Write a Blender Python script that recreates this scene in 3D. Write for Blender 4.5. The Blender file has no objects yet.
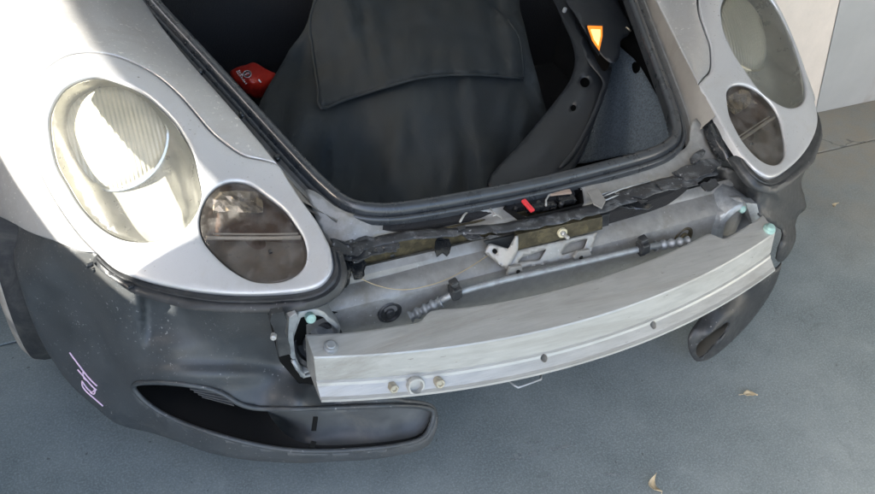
import bpy, bmesh, math, random
import numpy as np
from mathutils import Vector, Matrix, noise
from mathutils.geometry import delaunay_2d_cdt
random.seed(7)
rng = np.random.default_rng(7)
scene = bpy.context.scene
COL = scene.collection

# ------------------------------------------------------------------ camera
CP = np.array([-0.7418, -0.6881, 1.5970]); YAW, PITCH, ROLL, FOC = 0.4867, 0.74208, 0.11049, 0.87051
def _cam_axes():
    cy, sy = math.cos(YAW), math.sin(YAW)
    f = np.array([sy*math.cos(PITCH), cy*math.cos(PITCH), -math.sin(PITCH)])
    r = np.array([cy, -sy, 0.0]); u = np.cross(r, f)
    c, s = math.cos(ROLL), math.sin(ROLL)
    return c*r+s*u, -s*r+c*u, f
RA, UA, FA = _cam_axes()
cd = bpy.data.cameras.new('camera'); cam = bpy.data.objects.new('camera', cd); COL.objects.link(cam)
cd.sensor_width = 36.0; cd.lens = FOC*1000/875*36.0; cd.clip_start = 0.05; cd.clip_end = 2000
M = Matrix(((RA[0], UA[0], -FA[0], CP[0]), (RA[1], UA[1], -FA[1], CP[1]), (RA[2], UA[2], -FA[2], CP[2]), (0, 0, 0, 1)))
cam.matrix_world = M
scene.camera = cam

# ------------------------------------------------------------------ light
SUN_EL, SUN_AZ = math.radians(37), math.radians(185)      # azimuth: angle from +x, sun stands to the left of the car
SUN_DIR = Vector((math.cos(SUN_EL)*math.cos(SUN_AZ), math.cos(SUN_EL)*math.sin(SUN_AZ), math.sin(SUN_EL)))
w = bpy.data.worlds.new('World'); scene.world = w; w.use_nodes = True
nt = w.node_tree; bg = nt.nodes['Background']
sky = nt.nodes.new('ShaderNodeTexSky'); sky.sky_type = 'NISHITA'; sky.sun_disc = False
sky.sun_elevation = SUN_EL; sky.sun_rotation = math.pi/2 - SUN_AZ
sky.air_density = 1.0; sky.dust_density = 3.5; sky.ozone_density = .2
nt.links.new(sky.outputs[0], bg.inputs[0]); bg.inputs[1].default_value = 0.15
sd = bpy.data.lights.new('sun', 'SUN'); sd.energy = 5.0; sd.angle = math.radians(0.5); sd.color = (1, .95, .86)
so = bpy.data.objects.new('sun', sd); COL.objects.link(so)
so.rotation_euler = SUN_DIR.to_track_quat('Z', 'Y').to_euler()
scene.view_settings.view_transform = 'Standard'; scene.view_settings.look = 'None'
scene.view_settings.exposure = 2.2; scene.view_settings.gamma = 1.0

# ------------------------------------------------------------------ geometry helpers
def ray(px, py):
    d = FA + ((px-437.5)*RA - (py-247)*UA)/(FOC*1000)
    return d/np.linalg.norm(d)
def X(px, py, x): d = ray(px, py); return CP+d*((x-CP[0])/d[0])
def Y(px, py, y): d = ray(px, py); return CP+d*((y-CP[1])/d[1])
def Z(px, py, z): d = ray(px, py); return CP+d*((z-CP[2])/d[2])
def PL(px, py, p, n):
    d = ray(px, py); p = np.asarray(p, float); n = np.asarray(n, float)
    return CP+d*(((p-CP)@n)/(d@n))
def near(px, py, P):                      # nearest point to P on a sight line
    d = ray(px, py); return CP+d*((np.asarray(P)-CP)@d)

def mesh_obj(name, verts, faces, mat, parent=None, smooth=True, solid=0, bevel=0, sub=0, mats=None, fm=None, off=-1, recalc=True):
    me = bpy.data.meshes.new(name)
    me.from_pydata([tuple(map(float, v)) for v in verts], [], [tuple(f) for f in faces])
    if recalc:
        bm = bmesh.new(); bm.from_mesh(me); bmesh.ops.recalc_face_normals(bm, faces=bm.faces[:]); bm.to_mesh(me); bm.free()
    me.update()
    if smooth:
        for p in me.polygons: p.use_smooth = True
    for m in (mats or [mat]): me.materials.append(m)
    if fm:
        for p, i in zip(me.polygons, fm): p.material_index = i
    o = bpy.data.objects.new(name, me); COL.objects.link(o)
    if parent is not None: o.parent = parent
    if bevel:
        b = o.modifiers.new('b', 'BEVEL'); b.width = bevel; b.segments = 2; b.limit_method = 'ANGLE'; b.angle_limit = math.radians(35)
    if solid:
        s = o.modifiers.new('s', 'SOLIDIFY'); s.thickness = solid; s.offset = off
    if sub:
        s = o.modifiers.new('u', 'SUBSURF'); s.levels = sub; s.render_levels = sub
    return o
def smooth_angle(o, deg=35):
    me = o.data; bm = bmesh.new(); bm.from_mesh(me); bmesh.ops.recalc_face_normals(bm, faces=bm.faces[:])
    for e in bm.edges:
        if len(e.link_faces) == 2 and e.calc_face_angle(0) > math.radians(deg): e.smooth = False
    bm.to_mesh(me); bm.free(); return o
def empty(name, loc=(0, 0, 0), parent=None):
    o = bpy.data.objects.new(name, None); COL.objects.link(o); o.location = loc; o.empty_display_size = .1
    if parent is not None: o.parent = parent
    return o
def tag(o, label=None, cat=None, group=None, kind=None):
    for k, v in (('label', label), ('category', cat), ('group', group), ('kind', kind)):
        if v: o[k] = v
    return o
def catmull(pts, closed, n=6):
    P = np.asarray(pts, float); N = len(P); out = []
    rg = range(N) if closed else range(N-1)
    for i in rg:
        g = (lambda k: P[k % N]) if closed else (lambda k: P[min(max(k, 0), N-1)])
        a, b, c, d = g(i-1), g(i), g(i+1), g(i+2)
        for t in np.arange(n)/n:
            out.append(.5*((2*b)+(-a+c)*t+(2*a-5*b+4*c-d)*t*t+(-a+3*b-3*c+d)*t**3))
    if not closed: out.append(P[-1])
    return np.array(out)
def resample(P, step, closed=True):
    P = np.asarray(P, float)
    Q = np.vstack([P, P[:1]]) if closed else P
    s = np.concatenate([[0], np.cumsum(np.linalg.norm(np.diff(Q, axis=0), axis=1))])
    n = max(int(round(s[-1]/step)), 8)
    t = np.linspace(0, s[-1], n+1)
    if closed: t = t[:-1]
    return np.stack([np.interp(t, s, Q[:, i]) for i in range(Q.shape[1])], 1)
def tube_data(pts, r, n=10, cap=True):
    pts = [np.asarray(p, float) for p in pts]; V = []; F = []
    rs = r if hasattr(r, '__len__') else [r]*len(pts)
    nrm = None
    for i, p in enumerate(pts):
        t = pts[min(i+1, len(pts)-1)]-pts[max(i-1, 0)]; t = t/(np.linalg.norm(t)+1e-12)
        if nrm is None:
            a = np.array([0, 0, 1.]) if abs(t[2]) < .9 else np.array([1., 0, 0]); nrm = np.cross(t, a)
        nrm = nrm-t*(nrm@t); nrm /= np.linalg.norm(nrm); b = np.cross(t, nrm)
        for k in range(n):
            a = 2*math.pi*k/n; V.append(p+rs[i]*(math.cos(a)*nrm+math.sin(a)*b))
    for i in range(len(pts)-1):
        for k in range(n):
            F.append((i*n+k, i*n+(k+1) % n, (i+1)*n+(k+1) % n, (i+1)*n+k))
    if cap: F.append(tuple(range(n))[::-1]); F.append(tuple((len(pts)-1)*n+k for k in range(n)))
    return V, F
def tube(name, pts, r, mat, parent=None, n=10, cap=True):
    V, F = tube_data(pts, r, n, cap); return mesh_obj(name, V, F, mat, parent)
def join_data(L):
    V = []; F = []
    for v, f in L:
        k = len(V); V += list(v); F += [tuple(i+k for i in q) for q in f]
    return V, F
def box_data(c, ax, ay, az, h):
    c = np.asarray(c, float); A = [np.asarray(a, float)/np.linalg.norm(a) for a in (ax, ay, az)]
    V = [c+A[0]*h[0]*i+A[1]*h[1]*j+A[2]*h[2]*k for i in (-1, 1) for j in (-1, 1) for k in (-1, 1)]
    return V, [(0, 1, 3, 2), (4, 6, 7, 5), (0, 4, 5, 1), (2, 3, 7, 6), (0, 2, 6, 4), (1, 5, 7, 3)]
def box(name, lo, hi, mat, parent=None, bevel=0):
    lo = np.array(lo, float); hi = np.array(hi, float)
    V, F = box_data((lo+hi)/2, (1, 0, 0), (0, 1, 0), (0, 0, 1), (hi-lo)/2)
    return mesh_obj(name, V, F, mat, parent, smooth=False, bevel=bevel)
def slab_data(P, depth):                    # P: 3D ring, extruded by vector depth
    P = [np.asarray(p, float) for p in P]; n = len(P); d = np.asarray(depth, float)
    V = P+[p+d for p in P]
    F = [tuple(range(n)), tuple(range(n, 2*n))[::-1]]+[(i, (i+1) % n, n+(i+1) % n, n+i) for i in range(n)]
    return V, F
def slab(name, P, depth, mat, parent=None, bevel=0.0008, smooth=False):
    V, F = slab_data(P, depth); return mesh_obj(name, V, F, mat, parent, smooth=smooth, bevel=bevel)
def lathe_data(c, axis, prof, n=24):        # prof: list of (radius, height along axis)
    axis = np.asarray(axis, float); axis /= np.linalg.norm(axis)
    a = np.array([0, 0, 1.]) if abs(axis[2]) < .9 else np.array([1., 0, 0])
    e1 = np.cross(axis, a); e1 /= np.linalg.norm(e1); e2 = np.cross(axis, e1); V = []; F = []
    c = np.asarray(c, float)
    for r, h in prof:
        for k in range(n):
            t = 2*math.pi*k/n; V.append(c+axis*h+r*(math.cos(t)*e1+math.sin(t)*e2))
    for i in range(len(prof)-1):
        for k in range(n): F.append((i*n+k, i*n+(k+1) % n, (i+1)*n+(k+1) % n, (i+1)*n+k))
    F.append(tuple(range(n))[::-1]); F.append(tuple((len(prof)-1)*n+k for k in range(n)))
    return V, F
def lathe(name, c, axis, prof, mat, parent=None, n=24, sharp=30):
    V, F = lathe_data(c, axis, prof, n); return smooth_angle(mesh_obj(name, V, F, mat, parent), sharp)
def inpoly(p, P):
    x, y = p[:, 0][:, None], p[:, 1][:, None]; a = P; b = np.roll(P, -1, 0)
    c = ((a[:, 1] > y) != (b[:, 1] > y)) & (x < (b[:, 0]-a[:, 0])*(y-a[:, 1])/(b[:, 1]-a[:, 1]+1e-15)+a[:, 0])
    return c.sum(1) % 2 == 1
def polydist(p, P):
    a = P; b = np.roll(P, -1, 0); ab = b-a; out = np.full(len(p), 1e9)
    for i in range(0, len(p), 400):
        q = p[i:i+400]; ap = q[:, None]-a[None]; t = np.clip((ap*ab).sum(-1)/((ab*ab).sum(-1)+1e-18), 0, 1)
        out[i:i+400] = np.linalg.norm(ap-t[..., None]*ab, axis=-1).min(1)
    return out
def patch(name, outline, fmap, step, mat, parent=None, holes=(), rnd=0., depth=0., jitter=.15, bstep=None, **kw):
    """Triangulated sheet over a 2D outline; fmap(points, drop) -> 3D; rnd rounds the rim, depth turns it down."""
    bstep = bstep or step
    B = resample(outline, bstep); H = [resample(h, bstep) for h in holes]
    lo, hi = B.min(0), B.max(0)
    gx, gy = np.meshgrid(np.arange(lo[0], hi[0], step), np.arange(lo[1], hi[1], step*.866))
    gx = gx+(np.arange(gx.shape[0])[:, None] % 2)*step*.5
    G = np.stack([gx.ravel(), gy.ravel()], 1)
    G = G+rng.uniform(-jitter, jitter, G.shape)*step
    def dist(p): return np.min([polydist(p, q) for q in [B]+H], axis=0)
    def ins(p):
        m = inpoly(p, B)
        for h in H: m &= ~inpoly(p, h)
        return m
    G = G[ins(G)]; G = G[dist(G) > max(step*.5, rnd*1.3)]
    rings = []
    if rnd > 0:
        for f in (.12, .4, 1.0):
            for q in [B]+H:
                t = np.roll(q, -1, 0)-np.roll(q, 1, 0); n = np.stack([-t[:, 1], t[:, 0]], 1); n /= np.linalg.norm(n, axis=1)[:, None]
                for s in (1, -1):
                    c = q+n*rnd*f*s; c = c[ins(c)]
                    if len(c): c = c[dist(c) > rnd*f*.85]
                    if len(c): rings.append(c)
    loops = [B]+H; pts = np.vstack(loops+rings+[G]); edges = []; k = 0
    for q in loops:
        edges += [(k+i, k+(i+1) % len(q)) for i in range(len(q))]; k += len(q)
    r = delaunay_2d_cdt([Vector((float(a), float(b))) for a, b in pts], edges, [], 0, 1e-9)
    V2 = np.array([(v.x, v.y) for v in r[0]]); F = [tuple(f) for f in r[2]]
    C = np.array([V2[list(f)].mean(0) for f in F]); keep = ins(C); F = [f for f, kf in zip(F, keep) if kf]
    D = dist(V2)
    drop = np.where(D < rnd, rnd-np.sqrt(np.maximum(rnd**2-(rnd-D)**2, 0)), 0.) if rnd > 0 else np.zeros(len(V2))
    V3 = list(fmap(V2, drop))
    if depth:
        idx = {}
        for i, orig in enumerate(r[3]):
            for o_ in orig: idx[o_] = i
        k = 0
        for q in loops:
            ids = [idx[k+i] for i in range(len(q))]; k += len(q); base = len(V3)
            low = fmap(V2[ids], np.full(len(ids), rnd+depth)); V3 += list(low); m = len(ids)
            F += [(ids[i], ids[(i+1) % m], base+(i+1) % m, base+i) for i in range(m)]
    return mesh_obj(name, V3, F, mat, parent, **kw)
class TPS:                                    # thin plate spline, 2D -> value
    def __init__(s, ctrl, lam=1e-3):
        c = np.asarray(ctrl, float); s.p = c[:, :2]/100.; v = c[:, 2]; n = len(c)
        K = s.phi(s.p, s.p)+lam*np.eye(n); P = np.hstack([np.ones((n, 1)), s.p])
        A = np.block([[K, P], [P.T, np.zeros((3, 3))]]); s.w = np.linalg.solve(A, np.concatenate([v, np.zeros(3)]))
    @staticmethod
    def phi(a, b):
        d2 = ((a[:, None]-b[None])**2).sum(-1); return .5*d2*np.log(d2+1e-12)
    def __call__(s, q):
        q = np.atleast_2d(np.asarray(q, float))/100.
        return s.phi(q, s.p)@s.w[:-3]+np.hstack([np.ones((len(q), 1)), q])@s.w[-3:]
def depthmap(ctrl, axis=1, lam=1e-3, extra=None):
    t = TPS(ctrl, lam)
    def f(P, drop=None):
        v = t(P)
        if extra is not None: v = v+extra(P)
        out = []
        for (a, b), q, dr in zip(P, v, drop if drop is not None else np.zeros(len(P))):
            d = ray(a, b); out.append(CP+d*((q-CP[axis])/d[axis]+dr))
        return np.array(out)
    return f
def patch_px(name, outline, ctrl, step, mat, parent=None, axis=1, closed_smooth=4, lam=1e-3, extra=None, **kw):
    O = catmull(outline, True, closed_smooth) if closed_smooth else np.asarray(outline, float)
    return patch(name, O, depthmap(ctrl, axis, lam, extra), step, mat, parent, **kw)

# ------------------------------------------------------------------ the smooth skin of wing and lamp (right-hand frame, mirrored for the left)
SO = np.array([.56, .42, .64]); SN = np.array([.35, -.45, .82]); SN /= np.linalg.norm(SN)
SU = np.cross([0, 0, 1], SN); SU /= np.linalg.norm(SU); SV = np.cross(SN, SU)
SC = [0.0018193145881717505, 0.1390893293226396, -0.2303926359528578, 0.4736408624174807, 0.5199687934677126, -0.7500501458623254, -1.9095554855101018, 3.2627446778867886, -3.0009316231459824, -2.5123111745614066, -2.2015905308453827, 1.5561148421124191, 1.668914742764733, 1.7486558117950026, 0.7269255625951814, 0.7613410280914584, 0.41911933682063013, -0.07753834091322655, 0.05292114093812361, 0.4858051819041202, 1.2919622212734292]
def height(u, v):
    k = 0; h = 0
    for d in range(6):
        for i in range(d, -1, -1): h = h+SC[k]*u**i*v**(d-i); k += 1
    return h
def skin_pt(u, v, drop=0., side=1):
    u = np.asarray(u, float); v = np.asarray(v, float); e = 1e-3
    h = height(u, v); hu = (height(u+e, v)-h)/e; hv = (height(u, v+e)-h)/e
    P = SO+u[..., None]*SU+v[..., None]*SV+h[..., None]*SN
    n = SN-hu[..., None]*SU-hv[..., None]*SV; n /= np.linalg.norm(n, axis=-1, keepdims=True)
    P = P-n*np.asarray(drop)[..., None] if np.ndim(drop) else P-n*drop
    return P*np.array([side, 1, 1])
def skin_uv(px, py, side=-1):
    d = ray(px, py)*[side, 1, 1]; C = CP*[side, 1, 1]; t = ((SO-C)@SN)/(d@SN)
    for _ in range(30):
        q = C+d*t-SO; h = q@SN-height(np.clip(q@SU, -.5, .5), np.clip(q@SV, -.5, .5)); t -= h/(d@SN)*.9
    q = C+d*t-SO; return np.array([q@SU, q@SV])
def uvs(L, side=-1): return np.array([skin_uv(a, b, side) for a, b in L])

# ------------------------------------------------------------------ materials
def mat(name, base=(.5, .5, .5), rough=.5, metal=0., coat=0., spec=.5, noise_scale=0, amount=.15, dark=None, bump=0., bscale=200., dirt=None, dirt_scale=8, dirt_lo=.5, dirt_hi=.7, dirt_rough=.8, trans=0., stretch=None, specks=None):
    m = bpy.data.materials.new(name); m.use_nodes = True; n = m.node_tree.nodes; l = m.node_tree.links; b = n['Principled BSDF']
    b.inputs['Base Color'].default_value = (*base, 1); b.inputs['Roughness'].default_value = rough; b.inputs['Metallic'].default_value = metal
    b.inputs['Coat Weight'].default_value = coat; b.inputs['Coat Roughness'].default_value = .08; b.inputs['Specular IOR Level'].default_value = spec
    tc = n.new('ShaderNodeTexCoord'); src = tc.outputs['Object']
    if stretch:
        mp = n.new('ShaderNodeMapping'); mp.inputs['Scale'].default_value = stretch; l.new(src, mp.inputs[0]); src = mp.outputs[0]
    last = None
    if noise_scale:
        t = n.new('ShaderNodeTexNoise'); t.inputs['Scale'].default_value = noise_scale; t.inputs['Detail'].default_value = 8; t.inputs['Roughness'].default_value = .65
        l.new(src, t.inputs['Vector'])
        r = n.new('ShaderNodeMapRange'); r.inputs[1].default_value = .25; r.inputs[2].default_value = .75; r.inputs[3].default_value = 1-amount; r.inputs[4].default_value = 1+amount
        l.new(t.outputs[0], r.inputs[0]); mx = n.new('ShaderNodeVectorMath'); mx.operation = 'SCALE'; mx.inputs[0].default_value = base; l.new(r.outputs[0], mx.inputs['Scale'])
        last = mx.outputs[0]; l.new(last, b.inputs['Base Color'])
        rr = n.new('ShaderNodeMapRange'); rr.inputs[1].default_value = .3; rr.inputs[2].default_value = .7; rr.inputs[3].default_value = max(rough-.1, .03); rr.inputs[4].default_value = min(rough+.12, 1)
        l.new(t.outputs[0], rr.inputs[0]); l.new(rr.outputs[0], b.inputs['Roughness'])
    if dirt:
        t2 = n.new('ShaderNodeTexNoise'); t2.inputs['Scale'].default_value = dirt_scale; t2.inputs['Detail'].default_value = 10; t2.inputs['Roughness'].default_value = .7; t2.inputs['Distortion'].default_value = .6
        l.new(src, t2.inputs['Vector'])
        r2 = n.new('ShaderNodeMapRange'); r2.inputs[1].default_value = dirt_lo; r2.inputs[2].default_value = dirt_hi; l.new(t2.outputs[0], r2.inputs[0])
        mm = n.new('ShaderNodeMix'); mm.data_type = 'RGBA'; l.new(r2.outputs[0], mm.inputs[0]); mm.inputs[7].default_value = (*dirt, 1)
        if last: l.new(last, mm.inputs[6])
        else: mm.inputs[6].default_value = (*base, 1)
        l.new(mm.outputs[2], b.inputs['Base Color'])
        if metal:
            r3 = n.new('ShaderNodeMapRange'); r3.inputs[3].default_value = metal; r3.inputs[4].default_value = metal*.3; l.new(r2.outputs[0], r3.inputs[0]); l.new(r3.outputs[0], b.inputs['Metallic'])
    if specks:                                  # small splashes and chips: colour, scale, threshold
        t4 = n.new('ShaderNodeTexNoise'); t4.inputs['Scale'].default_value = specks[1]; t4.inputs['Detail'].default_value = 3; l.new(src, t4.inputs['Vector'])
        t5 = n.new('ShaderNodeTexNoise'); t5.inputs['Scale'].default_value = specks[1]*.07; t5.inputs['Detail'].default_value = 4; l.new(src, t5.inputs['Vector'])
        r4 = n.new('ShaderNodeMapRange'); r4.inputs[1].default_value = specks[2]; r4.inputs[2].default_value = specks[2]+.03; l.new(t4.outputs[0], r4.inputs[0])
        r5 = n.new('ShaderNodeMapRange'); r5.inputs[1].default_value = .40; r5.inputs[2].default_value = .62; l.new(t5.outputs[0], r5.inputs[0])
        mu = n.new('ShaderNodeMath'); mu.operation = 'MULTIPLY'; l.new(r4.outputs[0], mu.inputs[0]); l.new(r5.outputs[0], mu.inputs[1])
        m4 = n.new('ShaderNodeMix'); m4.data_type = 'RGBA'; l.new(mu.outputs[0], m4.inputs[0]); m4.inputs[7].default_value = (*specks[0], 1)
        lk = b.inputs['Base Color'].links
        if lk: l.new(lk[0].from_socket, m4.inputs[6])
        else: m4.inputs[6].default_value = (*base, 1)
        l.new(m4.outputs[2], b.inputs['Base Color'])
    if bump:
        t3 = n.new('ShaderNodeTexNoise'); t3.inputs['Scale'].default_value = bscale; t3.inputs['Detail'].default_value = 6
        l.new(src, t3.inputs['Vector']); bp = n.new('ShaderNodeBump'); bp.inputs['Strength'].default_value = bump; bp.inputs['Distance'].default_value = .002
        l.new(t3.outputs[0], bp.inputs['Height']); l.new(bp.outputs[0], b.inputs['Normal'])
    return m
def glass(name, tint=(1, 1, 1), haze=.12, hazecol=(.6, .6, .58), rough=.04, hscale=9, lo=.45, hi=.75, fac=.45, sp=900):
    """clear polycarbonate cover with dust on it"""
    m = bpy.data.materials.new(name); m.use_nodes = True; n = m.node_tree.nodes; l = m.node_tree.links; n.clear()
    out = n.new('ShaderNodeOutputMaterial'); tr = n.new('ShaderNodeBsdfTransparent'); tr.inputs[0].default_value = (*tint, 1)
    gl = n.new('ShaderNodeBsdfGlossy'); gl.inputs['Roughness'].default_value = rough
    fr = n.new('ShaderNodeFresnel'); fr.inputs[0].default_value = 1.5; mx = n.new('ShaderNodeMixShader')
    l.new(fr.outputs[0], mx.inputs[0]); l.new(tr.outputs[0], mx.inputs[1]); l.new(gl.outputs[0], mx.inputs[2])
    df = n.new('ShaderNodeBsdfDiffuse'); df.inputs[0].default_value = (*hazecol, 1)
    tc = n.new('ShaderNodeTexCoord'); t = n.new('ShaderNodeTexNoise'); t.inputs['Scale'].default_value = hscale; t.inputs['Detail'].default_value = 9; t.inputs['Roughness'].default_value = .7
    l.new(tc.outputs['Object'], t.inputs['Vector'])
    r = n.new('ShaderNodeMapRange'); r.inputs[1].default_value = lo; r.inputs[2].default_value = hi; r.inputs[3].default_value = haze; r.inputs[4].default_value = fac
    l.new(t.outputs[0], r.inputs[0]); 
    t2 = n.new('ShaderNodeTexNoise'); t2.inputs['Scale'].default_value = sp; t2.inputs['Detail'].default_value = 2; l.new(tc.outputs['Object'], t2.inputs['Vector'])
    r2 = n.new('ShaderNodeMapRange'); r2.inputs[1].default_value = .66; r2.inputs[2].default_value = .72; r2.inputs[3].default_value = 0; r2.inputs[4].default_value = .35
    l.new(t2.outputs[0], r2.inputs[0]); ad = n.new('ShaderNodeMath'); ad.operation = 'ADD'; ad.use_clamp = True; l.new(r.outputs[0], ad.inputs[0]); l.new(r2.outputs[0], ad.inputs[1])
    m2 = n.new('ShaderNodeMixShader'); l.new(ad.outputs[0], m2.inputs[0]); l.new(mx.outputs[0], m2.inputs[1]); l.new(df.outputs[0], m2.inputs[2])
    l.new(m2.outputs[0], out.inputs[0]); return m

PAINT = mat('silver_car_paint', (.53, .53, .525), .34, .55, coat=.35, noise_scale=1500, amount=.10, dirt=(.42, .40, .37), dirt_scale=11, dirt_lo=.46, dirt_hi=.80, specks=((.75, .74, .70), 140, .63))
PAINTB = mat('silver_bezel_paint', (.56, .565, .57), .36, .40, coat=.3, noise_scale=1500, amount=.07, dirt=(.46, .44, .41), dirt_scale=9, dirt_lo=.50, dirt_hi=.85, specks=((.30, .29, .27), 190, .67))
PANEL = mat('grey_primer_panel', (.30, .295, .28), .42, .35, noise_scale=60, amount=.18, dirt=(.17, .155, .12), dirt_scale=10, dirt_lo=.50, dirt_hi=.76, bump=.12, bscale=90, specks=((.50, .50, .49), 150, .68))
PANELW = mat('warm_dusty_panel', (.36, .34, .27), .45, .3, noise_scale=60, amount=.18, dirt=(.42, .38, .26), dirt_scale=12, dirt_lo=.45, dirt_hi=.7, bump=.12, bscale=90)
ALU = mat('raw_aluminium', (.43, .43, .41), .42, .45, noise_scale=50, amount=.12, dirt=(.27, .26, .23), dirt_scale=6, dirt_lo=.48, dirt_hi=.72, bump=.20, bscale=110, stretch=(.3, 2.4, 2.4), specks=((.20, .19, .17), 110, .70))
ALUP = mat('dull_aluminium_tube', (.34, .36, .37), .45, .5, noise_scale=70, amount=.25, dirt=(.2, .2, .2), dirt_scale=40, dirt_lo=.5, dirt_hi=.75)
RUB = mat('black_rubber', (.035, .040, .046), .30, 0, coat=.5, noise_scale=30, amount=.3, dirt=(.06, .060, .058), dirt_scale=6, dirt_lo=.5, dirt_hi=.9)
BLK = mat('black_plastic', (.030, .032, .034), .42, 0, noise_scale=40, amount=.35, dirt=(.09, .09, .085), dirt_scale=18, dirt_lo=.52, dirt_hi=.80, bump=.15, bscale=90, specks=((.20, .20, .20), 170, .68))
GLB = mat('gloss_black_plastic', (.018, .02, .022), .24, 0, coat=.3, noise_scale=30, amount=.3, dirt=(.08, .08, .08), dirt_scale=18, dirt_lo=.55, dirt_hi=.8)
TORN = mat('dusty_torn_plastic', (.040, .042, .045), .42, 0, noise_scale=60, amount=.4, dirt=(.22, .23, .235), dirt_scale=22, dirt_lo=.52, dirt_hi=.72, bump=.25, bscale=90, specks=((.40, .41, .42), 130, .64))
LINER = mat('worn_grey_liner_plastic', (.060, .066, .070), .42, 0, spec=.5, noise_scale=18, amount=.25, dirt=(.085, .082, .075), dirt_scale=6, dirt_lo=.48, dirt_hi=.78, bump=.12, bscale=260, specks=((.26, .26, .26), 190, .655))
DKIN = mat('dark_recess', (.005, .005, .005), .8, spec=.2)  # near-black colour puts the shade of deep openings into the surface
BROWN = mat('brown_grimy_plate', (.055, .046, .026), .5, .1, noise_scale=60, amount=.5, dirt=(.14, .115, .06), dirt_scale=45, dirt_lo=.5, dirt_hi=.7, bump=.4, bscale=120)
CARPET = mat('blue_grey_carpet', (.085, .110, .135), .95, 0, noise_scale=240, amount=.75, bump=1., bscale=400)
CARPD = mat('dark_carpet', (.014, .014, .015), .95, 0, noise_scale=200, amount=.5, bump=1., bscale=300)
TRIMP = mat('dark_grey_trim_plastic', (.017, .020, .024), .40, 0, noise_scale=120, amount=.2, bump=.15, bscale=500)
CLOTH = mat('faded_black_cloth', (.021, .026, .028), .85, 0, noise_scale=9, amount=.35, bump=.5, bscale=600, dirt=(.026, .026, .020), dirt_scale=4, dirt_lo=.5, dirt_hi=.8)
HOUS = mat('lamp_housing_silver', (.50, .50, .48), .32, .5, noise_scale=20, amount=.12)
CHROMED = mat('dull_reflector', (.50, .48, .44), .22, .8, noise_scale=60, amount=.3)
CHROME = mat('lamp_reflector', (.85, .84, .80), .12, 1., noise_scale=30, amount=.1)
BULBG = mat('fluted_lamp_glass', (.66, .64, .57), .28, .1, noise_scale=0)
FOGP = mat('smoked_amber_pocket', (.115, .072, .056), .42, .15, noise_scale=90, amount=.35, dirt=(.20, .19, .185), dirt_scale=26, dirt_lo=.5, dirt_hi=.85)
FOGU = mat('upper_fog_pocket', (.24, .22, .205), .35, .25, noise_scale=60, amount=.25, dirt=(.25, .24, .23), dirt_scale=26, dirt_lo=.5, dirt_hi=.85)
RIDGE = mat('clear_ridge_plastic', (.75, .75, .73), .2, .1)
LENS = glass('clear_lamp_cover', (.97, .97, .92), haze=.03, hazecol=(.55, .52, .45), hscale=12, fac=.14, rough=.10)
LENSF = glass('dusty_fog_cover', (.88, .80, .70), haze=.03, hazecol=(.42, .40, .37), hscale=22, fac=.30, lo=.46, hi=.74)
RED = mat('red_plastic', (.34, .018, .010), .3, 0, coat=.3)
REDL = mat('red_lever_plastic', (.75, .05, .06), .35)
WHITEP = mat('white_print', (.75, .75, .74), .5)
PINK = mat('pink_chalk', (.85, .62, .78), .8)
TAN = mat('tan_plastic', (.33, .25, .20), .5, noise_scale=40)
MINT = mat('mint_coated_bolt', (.30, .46, .42), .45, .2, noise_scale=60, amount=.3)
BOLT = mat('zinc_bolt', (.40, .37, .30), .4, .6, noise_scale=80, amount=.35)
CREAM = mat('cream_washer', (.60, .55, .38), .5)
TYRE = mat('tyre_rubber', (.030, .031, .033), .75, 0, noise_scale=40, amount=.3, dirt=(.12, .115, .10), dirt_scale=10, dirt_lo=.45, dirt_hi=.8, bump=.4, bscale=80)
SIDEW = mat('sunlit_dusty_rubber', (.42, .38, .33), .7, noise_scale=30, amount=.3, dirt=(.20, .19, .18), dirt_scale=10)  # pale tone: dust plus the sunlight on the sidewall, put into the colour
RIM = mat('dusty_alloy', (.55, .52, .46), .4, .5, noise_scale=30, amount=.15)
LEAF = mat('dry_leaf', (.50, .42, .28), .7, noise_scale=60, amount=.3)
def emission(name, col, s):
    m = bpy.data.materials.new(name); m.use_nodes = True; b = m.node_tree.nodes['Principled BSDF']; b.inputs['Base Color'].default_value = (*col, 1)
    b.inputs['Emission Color'].default_value = (*col, 1); b.inputs['Emission Strength'].default_value = s; return m
LAMPC = emission('lit_lamp_centre', (1., .60, .22), .30)
LAMPO = emission('lit_lamp_amber', (1., .25, .02), .18)
# fluted glass bump
n = BULBG.node_tree.nodes; l = BULBG.node_tree.links; tc = n.new('ShaderNodeTexCoord'); wv = n.new('ShaderNodeTexWave'); wv.inputs['Scale'].default_value = 42; wv.bands_direction = 'X'
l.new(tc.outputs['Object'], wv.inputs['Vector']); bp = n.new('ShaderNodeBump'); bp.inputs['Strength'].default_value = .45; bp.inputs['Distance'].default_value = .003; l.new(wv.outputs['Fac'], bp.inputs['Height']); l.new(bp.outputs[0], n['Principled BSDF'].inputs['Normal'])

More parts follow.
